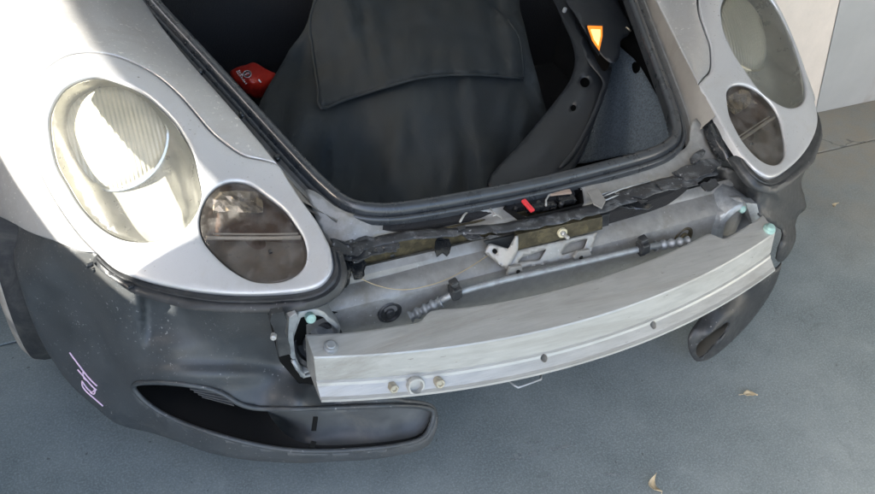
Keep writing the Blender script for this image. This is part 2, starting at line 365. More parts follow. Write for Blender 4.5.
def concrete(name, a, b_, scuff=False):
    m = bpy.data.materials.new(name); m.use_nodes = True; n = m.node_tree.nodes; l = m.node_tree.links; b = n['Principled BSDF']; b.inputs['Roughness'].default_value = .62
    tc = n.new('ShaderNodeTexCoord')
    def nz(s, d=8, r=.6, dist=0., sc=None):
        t = n.new('ShaderNodeTexNoise'); t.inputs['Scale'].default_value = s; t.inputs['Detail'].default_value = d; t.inputs['Roughness'].default_value = r; t.inputs['Distortion'].default_value = dist
        if sc:
            mp = n.new('ShaderNodeMapping'); mp.inputs['Scale'].default_value = sc; mp.inputs['Rotation'].default_value = (0, 0, .35); l.new(tc.outputs['Object'], mp.inputs[0]); l.new(mp.outputs[0], t.inputs['Vector'])
        else: l.new(tc.outputs['Object'], t.inputs['Vector'])
        return t.outputs[0]
    def mr(src, lo, hi, o0=0., o1=1.):
        r = n.new('ShaderNodeMapRange'); l.new(src, r.inputs[0]); r.inputs[1].default_value = lo; r.inputs[2].default_value = hi; r.inputs[3].default_value = o0; r.inputs[4].default_value = o1; return r.outputs[0]
    def mix(f, A, B):
        x = n.new('ShaderNodeMix'); x.data_type = 'RGBA'; l.new(f, x.inputs[0])
        for k, v in ((6, A), (7, B)):
            if isinstance(v, tuple): x.inputs[k].default_value = (*v, 1)
            else: l.new(v, x.inputs[k])
        return x.outputs[2]
    c = mix(mr(nz(2.2, 10, .62), .35, .65), a, b_)
    c = mix(mr(nz(14, 8, .7), .45, .75, 0, .35), c, tuple(v*.6 for v in a))
    c = mix(mr(nz(240, 3, .6), .45, .75, 0, .5), c, tuple(min(v*1.8, .8) for v in b_))
    c = mix(mr(nz(6, 9, .75, 1.2), .60, .72, 0, .45), c, tuple(v*1.35 for v in b_))
    c = mix(mr(nz(9, 5, .6, 0, (.5, 7, 1)), .70, .76, 0, .35), c, tuple(v*1.7 for v in b_))
    c = mix(mr(nz(160, 3, .6), .42, .30, 0, .25), c, tuple(v*.5 for v in a))
    c = mix(mr(nz(70, 2, .5), .72, .75, 0, .6), c, (.05, .05, .05))
    # tan dust drifted in the corner by the wall
    vd = n.new('ShaderNodeVectorMath'); vd.operation = 'DISTANCE'; l.new(tc.outputs['Object'], vd.inputs[0]); vd.inputs[1].default_value = (1.75, 1.05, 0)
    ma = n.new('ShaderNodeMath'); ma.operation = 'MULTIPLY'; l.new(mr(vd.outputs['Value'], .25, .95, .9, 0), ma.inputs[0]); l.new(mr(nz(5, 8, .7), .35, .6, .3, 1), ma.inputs[1]); c = mix(ma.outputs[0], c, (.30, .26, .20))
    vo = n.new('ShaderNodeTexVoronoi'); vo.feature = 'DISTANCE_TO_EDGE'; vo.inputs['Scale'].default_value = .7; vo.inputs['Randomness'].default_value = 1
    wn = n.new('ShaderNodeVectorMath'); wn.operation = 'ADD'; l.new(tc.outputs['Object'], wn.inputs[0]); tw = n.new('ShaderNodeTexNoise'); tw.inputs['Scale'].default_value = 6; tw.inputs['Detail'].default_value = 6; l.new(tc.outputs['Object'], tw.inputs['Vector'])
    ws = n.new('ShaderNodeVectorMath'); ws.operation = 'SCALE'; l.new(tw.outputs['Color'], ws.inputs[0]); ws.inputs['Scale'].default_value = .25; l.new(ws.outputs[0], wn.inputs[1]); l.new(wn.outputs[0], vo.inputs['Vector'])
    mc = n.new('ShaderNodeMath'); mc.operation = 'MULTIPLY'; l.new(mr(vo.outputs['Distance'], 0, .0035, .7, 0), mc.inputs[0]); l.new(mr(nz(3), .5, .6), mc.inputs[1]); c = mix(mc.outputs[0], c, (.06, .065, .065))
    l.new(c, b.inputs['Base Color'])
    bp = n.new('ShaderNodeBump'); bp.inputs['Strength'].default_value = .3; bp.inputs['Distance'].default_value = .003; l.new(nz(120, 8, .7), bp.inputs['Height']); l.new(bp.outputs[0], b.inputs['Normal'])
    l.new(mr(nz(5, 6, .6), .35, .65, .5, .75), b.inputs['Roughness'])
    return m
CONC = concrete('garage_concrete', (.140, .170, .176), (.222, .254, .256))
WARMW = mat('cream_wall', (.78, .69, .60), .85, noise_scale=12, amount=.08, bump=.35, bscale=60)
GREYW = mat('grey_wall', (.42, .42, .41), .7, noise_scale=5, amount=.10, dirt=(.36, .33, .31), dirt_scale=7, dirt_lo=.58, dirt_hi=.75, bump=.2, bscale=50)
ASPH = mat('asphalt', (.06, .06, .06), .9, noise_scale=50, amount=.3)

# ------------------------------------------------------------------ the setting
ASPH = mat('pale_driveway', (.22, .22, .21), .9, noise_scale=50, amount=.3)
gr = mesh_obj('ground', [(-300, -300, -.03), (300, -300, -.03), (300, 300, -.03), (-300, 300, -.03)], [(0, 1, 2, 3)], ASPH, smooth=False); tag(gr, kind='structure')
floor = empty('floor'); tag(floor, kind='structure')
JY = .868
ys = [JY-3.0*k for k in (2, 1)]+[JY, JY+3, JY+6]
xs = [-7, -2.6, 3.4, 7]
for i in range(len(ys)-1):
    for j in range(3):
        if i == 0: pass
        g = .0022
        bx = box('floor_slab', (xs[j]+g, ys[i]+g, -.10), (xs[j+1]-g, ys[i+1]-g, 0), CONC, floor, bevel=.0025)
        bx.location = (0, 0, rng.uniform(-.0006, .0006))
box('joint_bed', (-7, ys[0], -.12), (7, ys[-1], -.012), DKIN, floor)
V, F = slab_data([(-2.10, .35, 2.45), (-.4, -.45, 2.45), (2.6, -3.6, 2.45), (2.6, 7, 2.45), (-2.10, 7, 2.45)], (0, 0, .2)); shade_ceil = mesh_obj('shading_ceiling', V, F, GREYW, smooth=False); tag(shade_ceil, kind='structure')  # unseen ceiling, front edge slanted to shape the daylight
for nm_, lo_, hi_ in (('light_block_wall', (-2.10, -.95, 0), (-1.95, .27, 3.1)), ('light_block_wall', (-2.10, .271, 1.83), (-1.95, 7, 2.449)), ('light_block_wall', (-2.10, .271, 0), (-1.95, 7, 1.435)), ('light_block_wall', (2.45, -2.2, 0), (2.6, 7, 2.449)), ('light_block_back', (-1.949, 6.85, 0), (2.449, 7, 2.449))):  # unseen walls added to block light; left slot shapes the sun patch
    wl = box(nm_, lo_, hi_, GREYW); tag(wl, kind='structure')
SCUFF = mat('pale_scuff', (.26, .29, .295), .7, noise_scale=60, amount=.2)
n = SCUFF.node_tree.nodes; l = SCUFF.node_tree.links; tcs = n.new('ShaderNodeTexCoord'); tn = n.new('ShaderNodeTexNoise'); tn.inputs['Scale'].default_value = 45; tn.inputs['Detail'].default_value = 8
l.new(tcs.outputs['Object'], tn.inputs['Vector']); ts = n.new('ShaderNodeMapRange'); ts.inputs[1].default_value = .42; ts.inputs[2].default_value = .62; ts.inputs[4].default_value = .75; l.new(tn.outputs[0], ts.inputs[0]); l.new(ts.outputs[0], n['Principled BSDF'].inputs['Alpha'])
for k_, pts in enumerate(([(508,459),(516,454),(540,450),(572,444),(571,447),(545,454),(512,461)], [(524,443),(534,441),(543,442),(535,444),(526,444)], [(537,475),(548,473),(552,476),(540,478)], [(590,487),(602,485),(606,488),(594,490)], [(604,474),(616,473),(620,476),(608,477)], [(536,488),(545,487),(546,490),(538,490)])):
    P_ = resample(catmull([tuple(Z(a, b, 0)[:2]) for a, b in pts], True, 4), .004)
    mesh_obj('scuff_mark', [(x_, y_, .0012+.0003*k_) for x_, y_ in P_], [tuple(range(len(P_)))], SCUFF, floor, smooth=False)
# wall on the right, at the doorway line; cream part left, grey part right
wall = empty('garage_wall', (1.6, 1.06, 0)); tag(wall, 'garage wall, cream on the left and grey on the right, behind the right headlight', 'wall')
wp = box('cream_wall', (.35-.0, .012, 0), (0, .25, 2.45), WARMW, wall)
wp.data.transform(Matrix.Identity(4))
for v in wp.data.vertices:
    pass
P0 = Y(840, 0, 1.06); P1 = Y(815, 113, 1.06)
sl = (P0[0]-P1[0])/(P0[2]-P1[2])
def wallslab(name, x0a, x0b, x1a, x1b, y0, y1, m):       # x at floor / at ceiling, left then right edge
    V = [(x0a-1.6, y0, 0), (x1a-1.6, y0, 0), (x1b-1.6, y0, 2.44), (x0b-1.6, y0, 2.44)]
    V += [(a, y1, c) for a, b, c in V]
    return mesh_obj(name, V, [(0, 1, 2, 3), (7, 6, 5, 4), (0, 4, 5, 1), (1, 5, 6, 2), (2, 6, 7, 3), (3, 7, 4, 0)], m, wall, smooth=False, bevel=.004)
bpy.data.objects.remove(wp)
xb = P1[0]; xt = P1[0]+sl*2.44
wallslab('cream_wall', 1.02, 1.02, xb+.002, xt+.002, 0.0, .22, WARMW)
wallslab('grey_wall_part', xb, xt, 2.449, 2.449, -.003, .22, GREYW)

# ------------------------------------------------------------------ the car
car = empty('sports_car'); tag(car, 'silver sports car with its front bumper removed and boot open, showing the bare crash beam', 'car')

ML = [(95,76),(65,87),(49,113),(49,138),(55,166),(67,188),(81,210),(101,229),(125,240),(154,241),(178,233),(194,216),(201,196),(198,174),(192,150),(178,125),(162,107),(142,91),(117,80)]
FL = [(199,221),(204,202),(216,187),(232,181),(250,184),(267,196),(284,210),(297,228),(303,239),(306,254),(303,267),(292,277),(274,282),(251,280),(229,268),(211,251),(202,238)]
BO = [(279,164),(262,159.5),(243,155),(225,143),(210,130),(194,111),(178,93),(154,73),(121,57),(93,52),(65,56),(40,75),(28,101),(25,125),(32,154),(45,185),(61,212),(78,235),(95,253),(110,267),(125,275),(147,282),(170,287),(194,291),(219,293.5),(243,294.5),(267,294),(290,292.5),(308,289.5),(320,285),(328,277),(332.5,266),(330.5,249),(324,234),(316,219),(301,198),(288,178)]
uML, uFL = catmull(uvs(ML), True, 5), catmull(uvs(FL), True, 5)
uBO = catmull(uvs(BO), True, 4)
def inset(P, d):
    t = np.roll(P, -1, 0)-np.roll(P, 1, 0); n = np.stack([-t[:, 1], t[:, 0]], 1); n /= np.linalg.norm(n, axis=1)[:, None]
    a = .5*np.sum(P[:, 0]*np.roll(P[:, 1], -1)-np.roll(P[:, 0], -1)*P[:, 1])
    return P+n*d*(1 if a > 0 else -1)
# wing outline: seam along the bezel, then lower front edge, wheel arch, back and the boot gutter
seam = uvs(BO)[:19]                      # (279,164) .. (95,253)
low = uvs([(81, 252.5), (66, 247), (49, 240), (34, 231), (20, 219), (8, 208)])
def uv_of(P):                            # 3D (right frame) -> uv
    q = np.asarray(P)-SO; return np.array([q@SU, q@SV])
WY, WZ = .97, .325
arch = []
def side_uv(y, z):                       # find skin point with given y, z on the flank
    best = None; uu = np.linspace(.0, .75, 300)
    for v in np.linspace(-.35, .75, 160):
        P = skin_pt(uu, np.full(300, v)); e = (P[:, 1]-y)**2+(P[:, 2]-z)**2+(P[:, 0] < .8)*9; i = e.argmin()
        if best is None or e[i] < best[0]: best = (e[i], uu[i], v)
    return np.array(best[1:])
for a in ((.80, .45), (.835, .54), (.90, .61), (1.0, .65), (1.1, .655), (1.2, .61)):
    arch.append(side_uv(*a))
inner_px = [(279, 163), (262, 143), (243, 120), (215, 88), (190, 60), (165, 29), (145, 0)]
inner = uvs(inner_px)
back = [side_uv(1.27, .64), uv_of((.80, 1.30, .80)), uv_of((.66, 1.32, .80)), uv_of((.585, 1.22, .765)), uv_of((.572, 1.1, .745))]
fin = inner[::-1][:-1]
def wing(side):
    s1 = catmull(seam, False, 4); s2 = catmull(np.vstack([seam[-1:], low]), False, 3)[1:]
    bk = catmull(np.array([back[0], back[1], back[2], back[3], back[4]]), False, 3)
    O = np.vstack([s1, s2, np.array(arch), bk, catmull(fin, False, 3)])
    O = inset(O, .0014)
    def flare(P, d):                      # the flank bulges out over the wheel
        q = skin_pt(P[:, 0], P[:, 1], d, side); q[:, 0] += side*.45*np.maximum(0, np.abs(q[:, 0])-.825); return q
    return patch('wing', O, flare, .014, PAINT, car, rnd=.003, depth=.012, bstep=.005)
def headlight(side):
    h = empty('headlight', (0, 0, 0), car)
    f = lambda off: (lambda P, d: skin_pt(P[:, 0], P[:, 1], d+off, side))
    bez = patch('bezel', inset(uBO, .0012), f(-.0005), .011, PAINTB, h, holes=[inset(uML, -.0006), inset(uFL, -.0006)], rnd=.0045, depth=.012, bstep=.0035)
    patch('lens_cover', inset(uML, .0006), f(.0035), .012, LENS, h, rnd=.004, depth=.003, bstep=.005)
    patch('lens_cover', inset(uFL, .0006), f(.0035), .010, LENSF, h, rnd=.003, depth=.003, bstep=.005)
    # main lamp bowl
    B = resample(inset(uML, .0004), .008); C = B.mean(0); V = []; F = []; m = len(B)
    prof = [(1., .007), (.99, .024), (.97, .046), (.90, .066), (.72, .080), (.45, .086), (.15, .088)]
    for sc_, dp in prof: V += list(skin_pt(*(C+(B-C)*sc_).T, dp, side))
    for i in range(len(prof)-1):
        for k in range(m): F.append((i*m+k, i*m+(k+1) % m, (i+1)*m+(k+1) % m, (i+1)*m+k))
    F.append(tuple((len(prof)-1)*m+k for k in range(m)))
    mesh_obj('reflector_bowl', V, F, HOUS, h)
    # round lamp unit
    cuv = skin_uv(106, 117); c0 = skin_pt(cuv[0], cuv[1], .058, side)
    ax = np.array([side*.26, -.62, .74]); ax /= np.linalg.norm(ax)
    R0 = .094
    lathe('lamp_ring', c0, ax, [(R0*.86, -.045), (R0*1.0, -.04), (R0*1.045, -.004), (R0*1.04, .002), (R0*1.0, .003), (R0*.985, -.003), (R0*.97, -.006), (R0*.3, -.010)], CHROME, h, n=48)
    lathe('lamp_glass', c0, ax, [(R0*.97, -.005), (R0*.93, .001), (R0*.8, .006), (R0*.6, .010), (R0*.35, .013), (R0*.1, .014)], BULBG, h, n=48, sharp=60)
    # fog and indicator pocket, upper and lower half with a ridge between
    B = resample(inset(uFL, .0004), .006); C = B.mean(0); V = []; F = []; m = len(B)
    prof = [(1., .006), (.97, .014), (.90, .022), (.6, .026), (.2, .027)]
    for sc_, dp in prof: V += list(skin_pt(*(C+(B-C)*sc_).T, dp, side))
    ru, rv = skin_uv(202, 236), skin_uv(303, 235); fm = []
    for i in range(len(prof)-1):
        for k in range(m):
            q = C+(B[k]-C)*prof[i][0]; up = np.cross(np.append(rv-ru, 0), np.append(q-ru, 0))[2]
            F.append((i*m+k, i*m+(k+1) % m, (i+1)*m+(k+1) % m, (i+1)*m+k)); fm.append(0 if up*UPS < 0 else 1)
    F.append(tuple((len(prof)-1)*m+k for k in range(m))); fm.append(0)
    mesh_obj('pocket', V, F, FOGP, h, mats=[FOGP, FOGU], fm=fm)
    L = []
    for dv in (0,):
        pts = [skin_pt(*(ru+(rv-ru)*t), .0085, side) for t in np.linspace(.03, .97, 9)]
        L.append(tube_data(pts, .0036, 8))
        pts = [skin_pt(*(ru+(rv-ru)*t+np.array([0, .008])), .0090, side) for t in np.linspace(.08, .92, 9)]
        L.append(tube_data(pts, .0016, 6))
    V, F = join_data(L); mesh_obj('ridge', V, F, RIDGE, h)
    rr_ = np.random.default_rng(3); V = []; F = []                      # crinkled bright reflector in the upper corner
    gx_ = np.linspace(212, 262, 9); gy_ = np.linspace(187, 208, 5)
    for b_ in gy_:
        for a_ in gx_: V.append(skin_pt(*skin_uv(a_, b_+(a_-235)*.02+(4 if a_ < 216 else 0)), .013+rr_.uniform(-.0035, .0035), side))
    for i in range(4):
        for j in range(8): F.append((i*9+j, i*9+j+1, (i+1)*9+j+1, (i+1)*9+j))
    mesh_obj('bulb_reflector', V, F, CHROMED, h, smooth=False, solid=.002)
    lathe('bulb_hole', skin_pt(*skin_uv(268, 246), .020, side), np.array([side*.2, -.6, .7]), [(.0035, -.004), (.0035, .0), (.002, .0005)], DKIN, h, n=12)
    return h
UPS = 1
HL = []
for side in (-1, 1):
    wing(side); HL.append(headlight(side))

# ---- black gasket channel under the lamps
gx_top = [(95,254),(110,268),(125,276.5),(147,283.5),(170,288.5),(194,292.5),(219,295),(243,296),(267,295.5),(290,294),(308,291),(321,286),(330,277),(334,266),(332,249)]
gx_bot = [(93,262),(101,270),(113,279),(130,291),(152,299),(174,305),(194,309.5),(222,311.5),(251,312.5),(279,312),(304,310),(326,303),(343,289),(347,270),(341,250)]
def gasket(side):
    T = catmull(uvs(gx_top), False, 3)
    bp_ = catmull([(a, b) for a, b in gx_bot], False, 3)
    V = []; F = []; m = len(T)
    tops = skin_pt(T[:, 0], T[:, 1], .006, -1)
    for k in range(m):
        t = tops[k]; b = near(bp_[k][0], bp_[k][1], t+np.array([0, -.004, -.022]))
        dn = (b-t); L_ = np.linalg.norm(dn); out = np.array([0, -1, .3])
        for w_, o_ in ((0, 0), (.04, .006), (.14, .0075), (.22, .002), (.32, .0015), (.42, .0065), (.80, .0075), (.96, .005), (1., 0), (1.0, -.012), (.3, -.014), (0, -.012)):
            V.append(t+dn*w_+out*(o_+(.0012*noise.noise(Vector((k*.6, w_*3, side)))))) 
    pr = 12
    for k in range(m-1):
        for j in range(pr): F.append((k*pr+j, k*pr+(j+1) % pr, (k+1)*pr+(j+1) % pr, (k+1)*pr+j))
    F.append(tuple(range(pr))); F.append(tuple((m-1)*pr+j for j in range(pr)))
    V = [v*[-side, 1, 1] for v in V]
    return smooth_angle(mesh_obj('lamp_gasket', V, F, BLK, car), 50)
gasket(-1)
gk = gasket(1)
# clips on the left gasket
for px, py, s_ in ((90, 265, .006), (131, 287, .005)):
    c = near(px, py, skin_pt(*skin_uv(px, py-8), -.004, -1))
    V, F = join_data([box_data(c, (1, .3, 0), (0, 1, .4), (0, -.4, 1), (s_, s_*.5, s_*.8)), box_data(c+[.004, -.003, -.010], (1, .1, .3), (0, 1, 0), (0, 0, 1), (s_*.4, s_*.4, s_*.7))])
    mesh_obj('gasket_clip', V, F, GLB, car, smooth=False, bevel=.0015)

# ---- boot opening seal: rubber loop on a sloping rim
SPN = np.array([0, -.17, 1.]); SPP = np.array([0, .39, .615]); SPN /= np.linalg.norm(SPN)
def SP(px, py, up=0.): return PL(px, py, SPP+SPN*up, SPN)
sealL = [(-.60, 1.20), (-.557, 1.02), (-.50, .837), (-.447, .668), (-.399, .514), (-.374, .445), (-.350, .402), (-.31, .378), (-.25, .366), (-.13, .359), (0, .356)]
sl2 = sealL+[(-x, y) for x, y in sealL[-2::-1]]
sealxy = catmull(sl2, False, 5)
def onrim(x, y, up=0.): return np.array([x, y, SPP[2]-(SPN[1]/SPN[2])*(y-SPP[1])+up])
def sweep_rim(name, prof, m_, closed=True, parent=car, path=None, sharp=40, jit=0.):
    P = path if path is not None else sealxy; V = []; F = []; pr = len(prof)
    for k in range(len(P)):
        t = P[min(k+1, len(P)-1)]-P[max(k-1, 0)]; t = t/np.linalg.norm(t); nx = np.array([t[1], -t[0]])   # points outwards (to the front)
        for o_, u_ in prof:
            j = jit*noise.noise(Vector((k*.35, o_*40, u_*40)))
            q = P[k]+nx*(o_+j); V.append(onrim(q[0], q[1], u_+j*.5))
    for k in range(len(P)-1):
        for j in range(pr if closed else pr-1): F.append((k*pr+j, k*pr+(j+1) % pr, (k+1)*pr+(j+1) % pr, (k+1)*pr+j))
    return smooth_angle(mesh_obj(name, V, F, m_, parent), sharp)
def lobe(cx, cz, r, a0, a1, n): return [(cx+r*math.cos(math.radians(a)), cz+r*math.sin(math.radians(a))) for a in np.linspace(a0, a1, n)]
sweep_rim('boot_seal', [(-.014, -.02)]+lobe(-.004, .003, .0105, 190, -10, 14)+[(.0085, -.003)]+lobe(.0130, -.003, .0042, 170, 0, 8)+[(.0175, -.012), (.0, -.02)], RUB)
sideL = np.array([p for p in sealxy if p[1] > .40 and p[0] < 0]); sideR = np.array([p for p in sealxy if p[1] > .40 and p[0] > 0])
for sp_ in (sideL, sideR): sweep_rim('gutter', [(.0178, -.006), (.020, -.016), (.026, -.017), (.030, -.006), (.0335, -.005), (.0335, -.03), (.0, -.035), (.0, -.012)], PANEL, sharp=30, path=sp_)
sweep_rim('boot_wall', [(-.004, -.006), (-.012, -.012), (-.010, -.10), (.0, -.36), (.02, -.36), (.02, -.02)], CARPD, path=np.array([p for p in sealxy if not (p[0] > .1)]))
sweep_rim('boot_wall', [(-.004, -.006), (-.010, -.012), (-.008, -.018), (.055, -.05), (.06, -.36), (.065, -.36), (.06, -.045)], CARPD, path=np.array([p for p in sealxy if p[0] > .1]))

# side channels between wing edge and gutter, both sides, with their screws
def channel(side):
    V = []; F = []; uvc = catmull(uvs([(301, 199), (288, 178)]+inner_px), False, 4); m = len(uvc)
    W = skin_pt(uvc[:, 0], uvc[:, 1], .006, side)
    for p in W:
        i = np.argmin(np.abs(sealxy[:, 1]-p[1])+9*(np.sign(sealxy[:, 0]) != side)); s = sealxy[i]; x = s[0]+side*.034
        q = onrim(x, p[1], -.008)
        for t, dz in ((-.10, 0), (.0, 0), (.45, -.001), (.55, -.004), (.8, -.004), (1., 0), (1., -.014), (-.1, -.014)):
            V.append(p*(1-t)+q*t+np.array([0, 0, dz]))
    for k in range(m-1):
        for j in range(8): F.append((k*8+j, k*8+(j+1) % 8, (k+1)*8+(j+1) % 8, (k+1)*8+j))
    smooth_angle(mesh_obj('wing_channel', V, F, CHAN, car), 30)
    return W
CHAN = mat('dull_channel', (.34, .32, .29), .5, .35, noise_scale=30, amount=.12, dirt=(.24, .225, .20), dirt_scale=12, dirt_lo=.5, dirt_hi=.8)
for side in (-1, 1): channel(side)
for px, py in ((200, 72), (242, 115), (277, 158)):
    c = PL(px, py, onrim(-.45, .6, -.006), SPN); lathe('screw', c, (0, -.2, 1), [(.0065, -.004), (.0065, .003), (.005, .005), (.003, .0055)], GLB, car, n=10)

# ---- lock panel (silver) between the seal and the torn strip
strip_top = [(332,246),(340,245),(352,241),(366,237),(385,232),(406,228.5),(435,226),(464,224.5),(500,221.5),(544,212.5),(591,202),(624,187),(640,182),(668,175),(690,168),(704,164),(716,163)]
strip_bot = [(334,256),(342,257),(351,255),(362,250),(373,249),(393,244),(413,240),(440,238),(464,235),(500,234),(544,227),(591,216),(620,208),(640,200),(668,191),(690,184),(704,180),(719,175)]
seal_f = [(300,198),(316,218),(330,228),(345,229),(370,229),(400,226),(460,216),(525,201),(600,182),(655,167),(690,158),(702,150),(706,140),(700,120)]
def zmap_panel(px, py): return None
PNL = [(330,226,.598),(345,240,.585),(345,215,.615),(400,212,.602),(406,228,.583),(464,224,.583),(464,206,.600),(525,190,.600),(500,221,.583),(591,202,.583),(600,178,.600),(624,187,.583),(668,175,.584),(655,162,.60),(704,164,.588),(690,146,.606),(300,196,.628),(706,120,.632),(715,150,.60)]
out = [(305,190),(309,200),(314,214),(322,234),(330,250),(345,245),(366,240),(406,231),(464,227),(500,224),(544,216),(591,205),(624,190),(668,178),(704,167),(722,168),(712,150),(703,128),(696,118),(692,122),(690,132),(686,148),(655,160),(600,172),(525,190),(460,203),(400,213),(360,216),(335,206),(322,196),(312,190)]
latch_hole = [(504,207),(512,200),(522,195),(550,189),(582,188),(584,203),(556,210),(526,217)]
# the panel dips into a shallow pressing left of the latch
def pressing(P):
    d = np.exp(-(((P[:, 0]-455)/40)**4+((P[:, 1]-(221-(P[:, 0]-455)*.14))/6.)**4)); return -d*.010
patch_px('lock_panel', out, PNL, 5, PANEL, car, axis=2, closed_smooth=2, extra=pressing, holes=[np.array(latch_hole, float)], solid=.002)
# torn black strip with ragged edges
def ragged(P, amp, step=5, seed=0):
    r = np.random.default_rng(seed); Q = resample(np.asarray(P, float), step, closed=False); Q[1:-1] += r.normal(0, amp, Q[1:-1].shape); return Q
strip_top_ = [(a, b+2.2) for a, b in strip_top]; strip_bot_ = [(a, b-1.2) for a, b in strip_bot]
so_ = np.vstack([ragged(strip_top_, .35, 7, 1), ragged(strip_bot_[::-1], .8, 7, 2)])
STC = [(a, b, .587) for a, b in strip_top]+[(a, b, .586) for a, b in strip_bot[::2]]+[((a+c)/2, (b+d)/2, .592) for (a, b), (c, d) in zip(strip_top, strip_bot)]
def lumps(P): return np.array([.0010*noise.noise(Vector((p[0]*.08, p[1]*.3, 0))) for p in P])
patch_px('torn_strip', so_, STC, 3.5, TORN, car, axis=2, closed_smooth=0, extra=lumps, solid=.003)
# shards of broken plastic hanging on it
def shard(name, pts, z, m_, th=.003, tilt=0., axis='z', smooth=False):
    P = [(Z(a, b, z+tilt*(i % 2)) if axis == 'z' else Y(a, b, z+tilt*(i % 2))) for i, (a, b) in enumerate(pts)]
    return slab(name, P, (0, .001, -th), m_, car, bevel=.0008)
shards = [([(330,238),(342,241),(352,247),(366,246),(360,254),(345,255),(334,252)],.594),([(340,243),(363,236),(378,238),(400,243),(398,250),(380,252),(356,262),(343,258)],.588),
 ([(346,255),(360,254),(366,262),(364,276),(355,279),(349,268)],.575),([(332,262),(344,258),(352,266),(350,284),(338,292),(330,282)],.575),
 ([(381,246),(400,246),(392,252),(384,251)],.590),([(437,238),(449,238),(452,246),(448,257),(443,252),(437,257),(434,247)],.575),
 ([(462,234),(478,232),(484,237),(470,240)],.583),([(614,203),(634,200),(652,203),(650,208),(636,209),(622,207)],.577),
 ([(672,172),(700,160),(712,158),(722,162),(712,172),(690,180)],.597),([(655,182),(672,178),(690,176),(700,184),(684,186),(664,190)],.594),
 ([(700,184),(716,176),(720,186),(708,192)],.588),([(690,158),(700,148),(706,150),(703,158),(696,163)],.604),([(596,196),(607,192),(618,194),(612,200),(600,202)],.591)]
for pts, z in shards: shard('plastic_shard', ragged(pts+pts[:1], .7, 4, len(pts)+int(pts[0][0]))[:-1], z, TORN if z > .58 else GLB, th=.004, tilt=.002)
r_ = np.random.default_rng(5)
for k in range(20):
    t = r_.uniform(0, 1); i = t*(len(strip_bot)-2); a = np.array(strip_bot[int(i)])*(1-i % 1)+np.array(strip_bot[int(i)+1])*(i % 1)
    a = a+[r_.normal(0, 2), r_.uniform(-9, 2)]; n_ = r_.integers(4, 7); ang = np.sort(r_.uniform(0, 6.28, n_)); rad = r_.uniform(1.5, 5, n_)
    pts = [(a[0]+q*math.cos(w_)*1.6, a[1]+q*.7*math.sin(w_)) for q, w_ in zip(rad, ang)]
    shard('plastic_shard', pts, .592+r_.uniform(-.003, .003), TORN if r_.random() < .75 else GLB, th=.0025, tilt=r_.uniform(-.003, .003))
# wire bracket right of the latch, bright rod left
for pts in ([(588,192),(594,204),(602,208),(606,200),(598,188),(590,190)],):
    slab('lock_bracket', [Z(a, b, .606) for a, b in pts], (0, 0, -.003), PANEL, car)
tube('wire_clip', [Z(a, b, .600) for a, b in [(600,195),(612,191),(618,195),(606,200),(602,197),(624,188),(650,181)]], .0016, ALUP, car, n=6)
tube('wire_clip', [Z(a, b, .596) for a, b in [(460,222),(464,215),(468,211)]], .0022, ALU, car, n=6)
tube('wire_clip', [Z(a, b, .596) for a, b in [(489,207),(494,213),(502,218),(498,214),(493,216)]], .0016, ALU, car, n=6)

# latch recess
lat = empty('boot_latch', (0, 0, 0), car)
lr = [Z(a, b, .598) for a, b in latch_hole]; V = [p*1. for p in lr]+[p+np.array([0, .02, -.06]) for p in lr]; m = len(lr)
mesh_obj('latch_well', V, [(i, (i+1) % m, m+(i+1) % m, m+i) for i in range(m)]+[tuple(range(m, 2*m))], DKIN, lat, smooth=False)
def stick(a, b, z0, z1, wd, ht, m_, nm, par):
    A = Z(*a, z0); B = Z(*b, z1); V, F = box_data((A+B)/2, B-A, np.cross([0, 0, 1], B-A), np.cross(B-A, np.cross([0, 0, 1], B-A)), (np.linalg.norm(B-A)/2, wd, ht))
    return mesh_obj(nm, V, F, m_, par, smooth=False, bevel=.0015)
stick((523, 200), (533, 211.5), .603, .597, .0045, .003, REDL, 'lever', lat)
stick((525, 203.5), (531, 210), .606, .601, .0016, .0015, REDL, 'lever_rib', lat)
stick((548, 194), (571, 191.5), .598, .600, .006, .002, TAN, 'latch_plate', lat)
tube('latch_hook', [Z(a, b, .599) for a, b in [(546,206),(546,200),(549,195),(555,191),(551,190)]], .002, ALU, lat, n=6)
for px, py, r0 in ((539, 202, .004), (516, 208, .0035), (562, 203, .005), (575, 200, .003)):
    lathe('latch_pin', Z(px, py, .590), (0, -.3, 1), [(r0, -.01), (r0, .0), (r0*.6, .002)], BLK, lat, n=10)
V, F = join_data([box_data(Z(540, 207, .585), (1, -.1, 0), (0, 1, 0), (0, 0, 1), (.03, .008, .006)), box_data(Z(566, 199, .588), (1, -.1, 0), (0, 1, .2), (0, 0, 1), (.016, .010, .006))])
mesh_obj('latch_body', V, F, GLB, lat, smooth=False, bevel=.002)

# ---- front cross member (silver pressing) behind the beam
def arcx(n, x0, x1): return np.linspace(x0, x1, n)
def cm_y(x): return .10*x*x
prof = [(.385, .520), (.345, .530), (.326, .541), (.316, .534), (.312, .528), (.300, .523), (.284, .517), (.274, .508), (.270, .496), (.270, .42), (.274, .40), (.30, .385), (.36, .38)]
def cm_prof(x, j):
    y, z = prof[j]
    if j in (2, 3, 4):                # stepped ledge grows on the left half
        k = 1/(1+math.exp((x+.26)*60)); z -= .006*k*(j == 4)
    return y+cm_y(x)*.6-.006, z-.02*abs(x)**2*2
V = []; F = []; xsn = arcx(61, -.47, .47); pr = len(prof)
for x in xsn:
    for j in range(pr): y, z = cm_prof(x, j); V.append((x, y+.0006*noise.noise(Vector((x*12, j, 0))), z+.0008*noise.noise(Vector((x*15, j, 4)))))
fm = []
for k in range(len(xsn)-1):
    for j in range(pr-1): F.append((k*pr+j, k*pr+j+1, (k+1)*pr+j+1, (k+1)*pr+j))
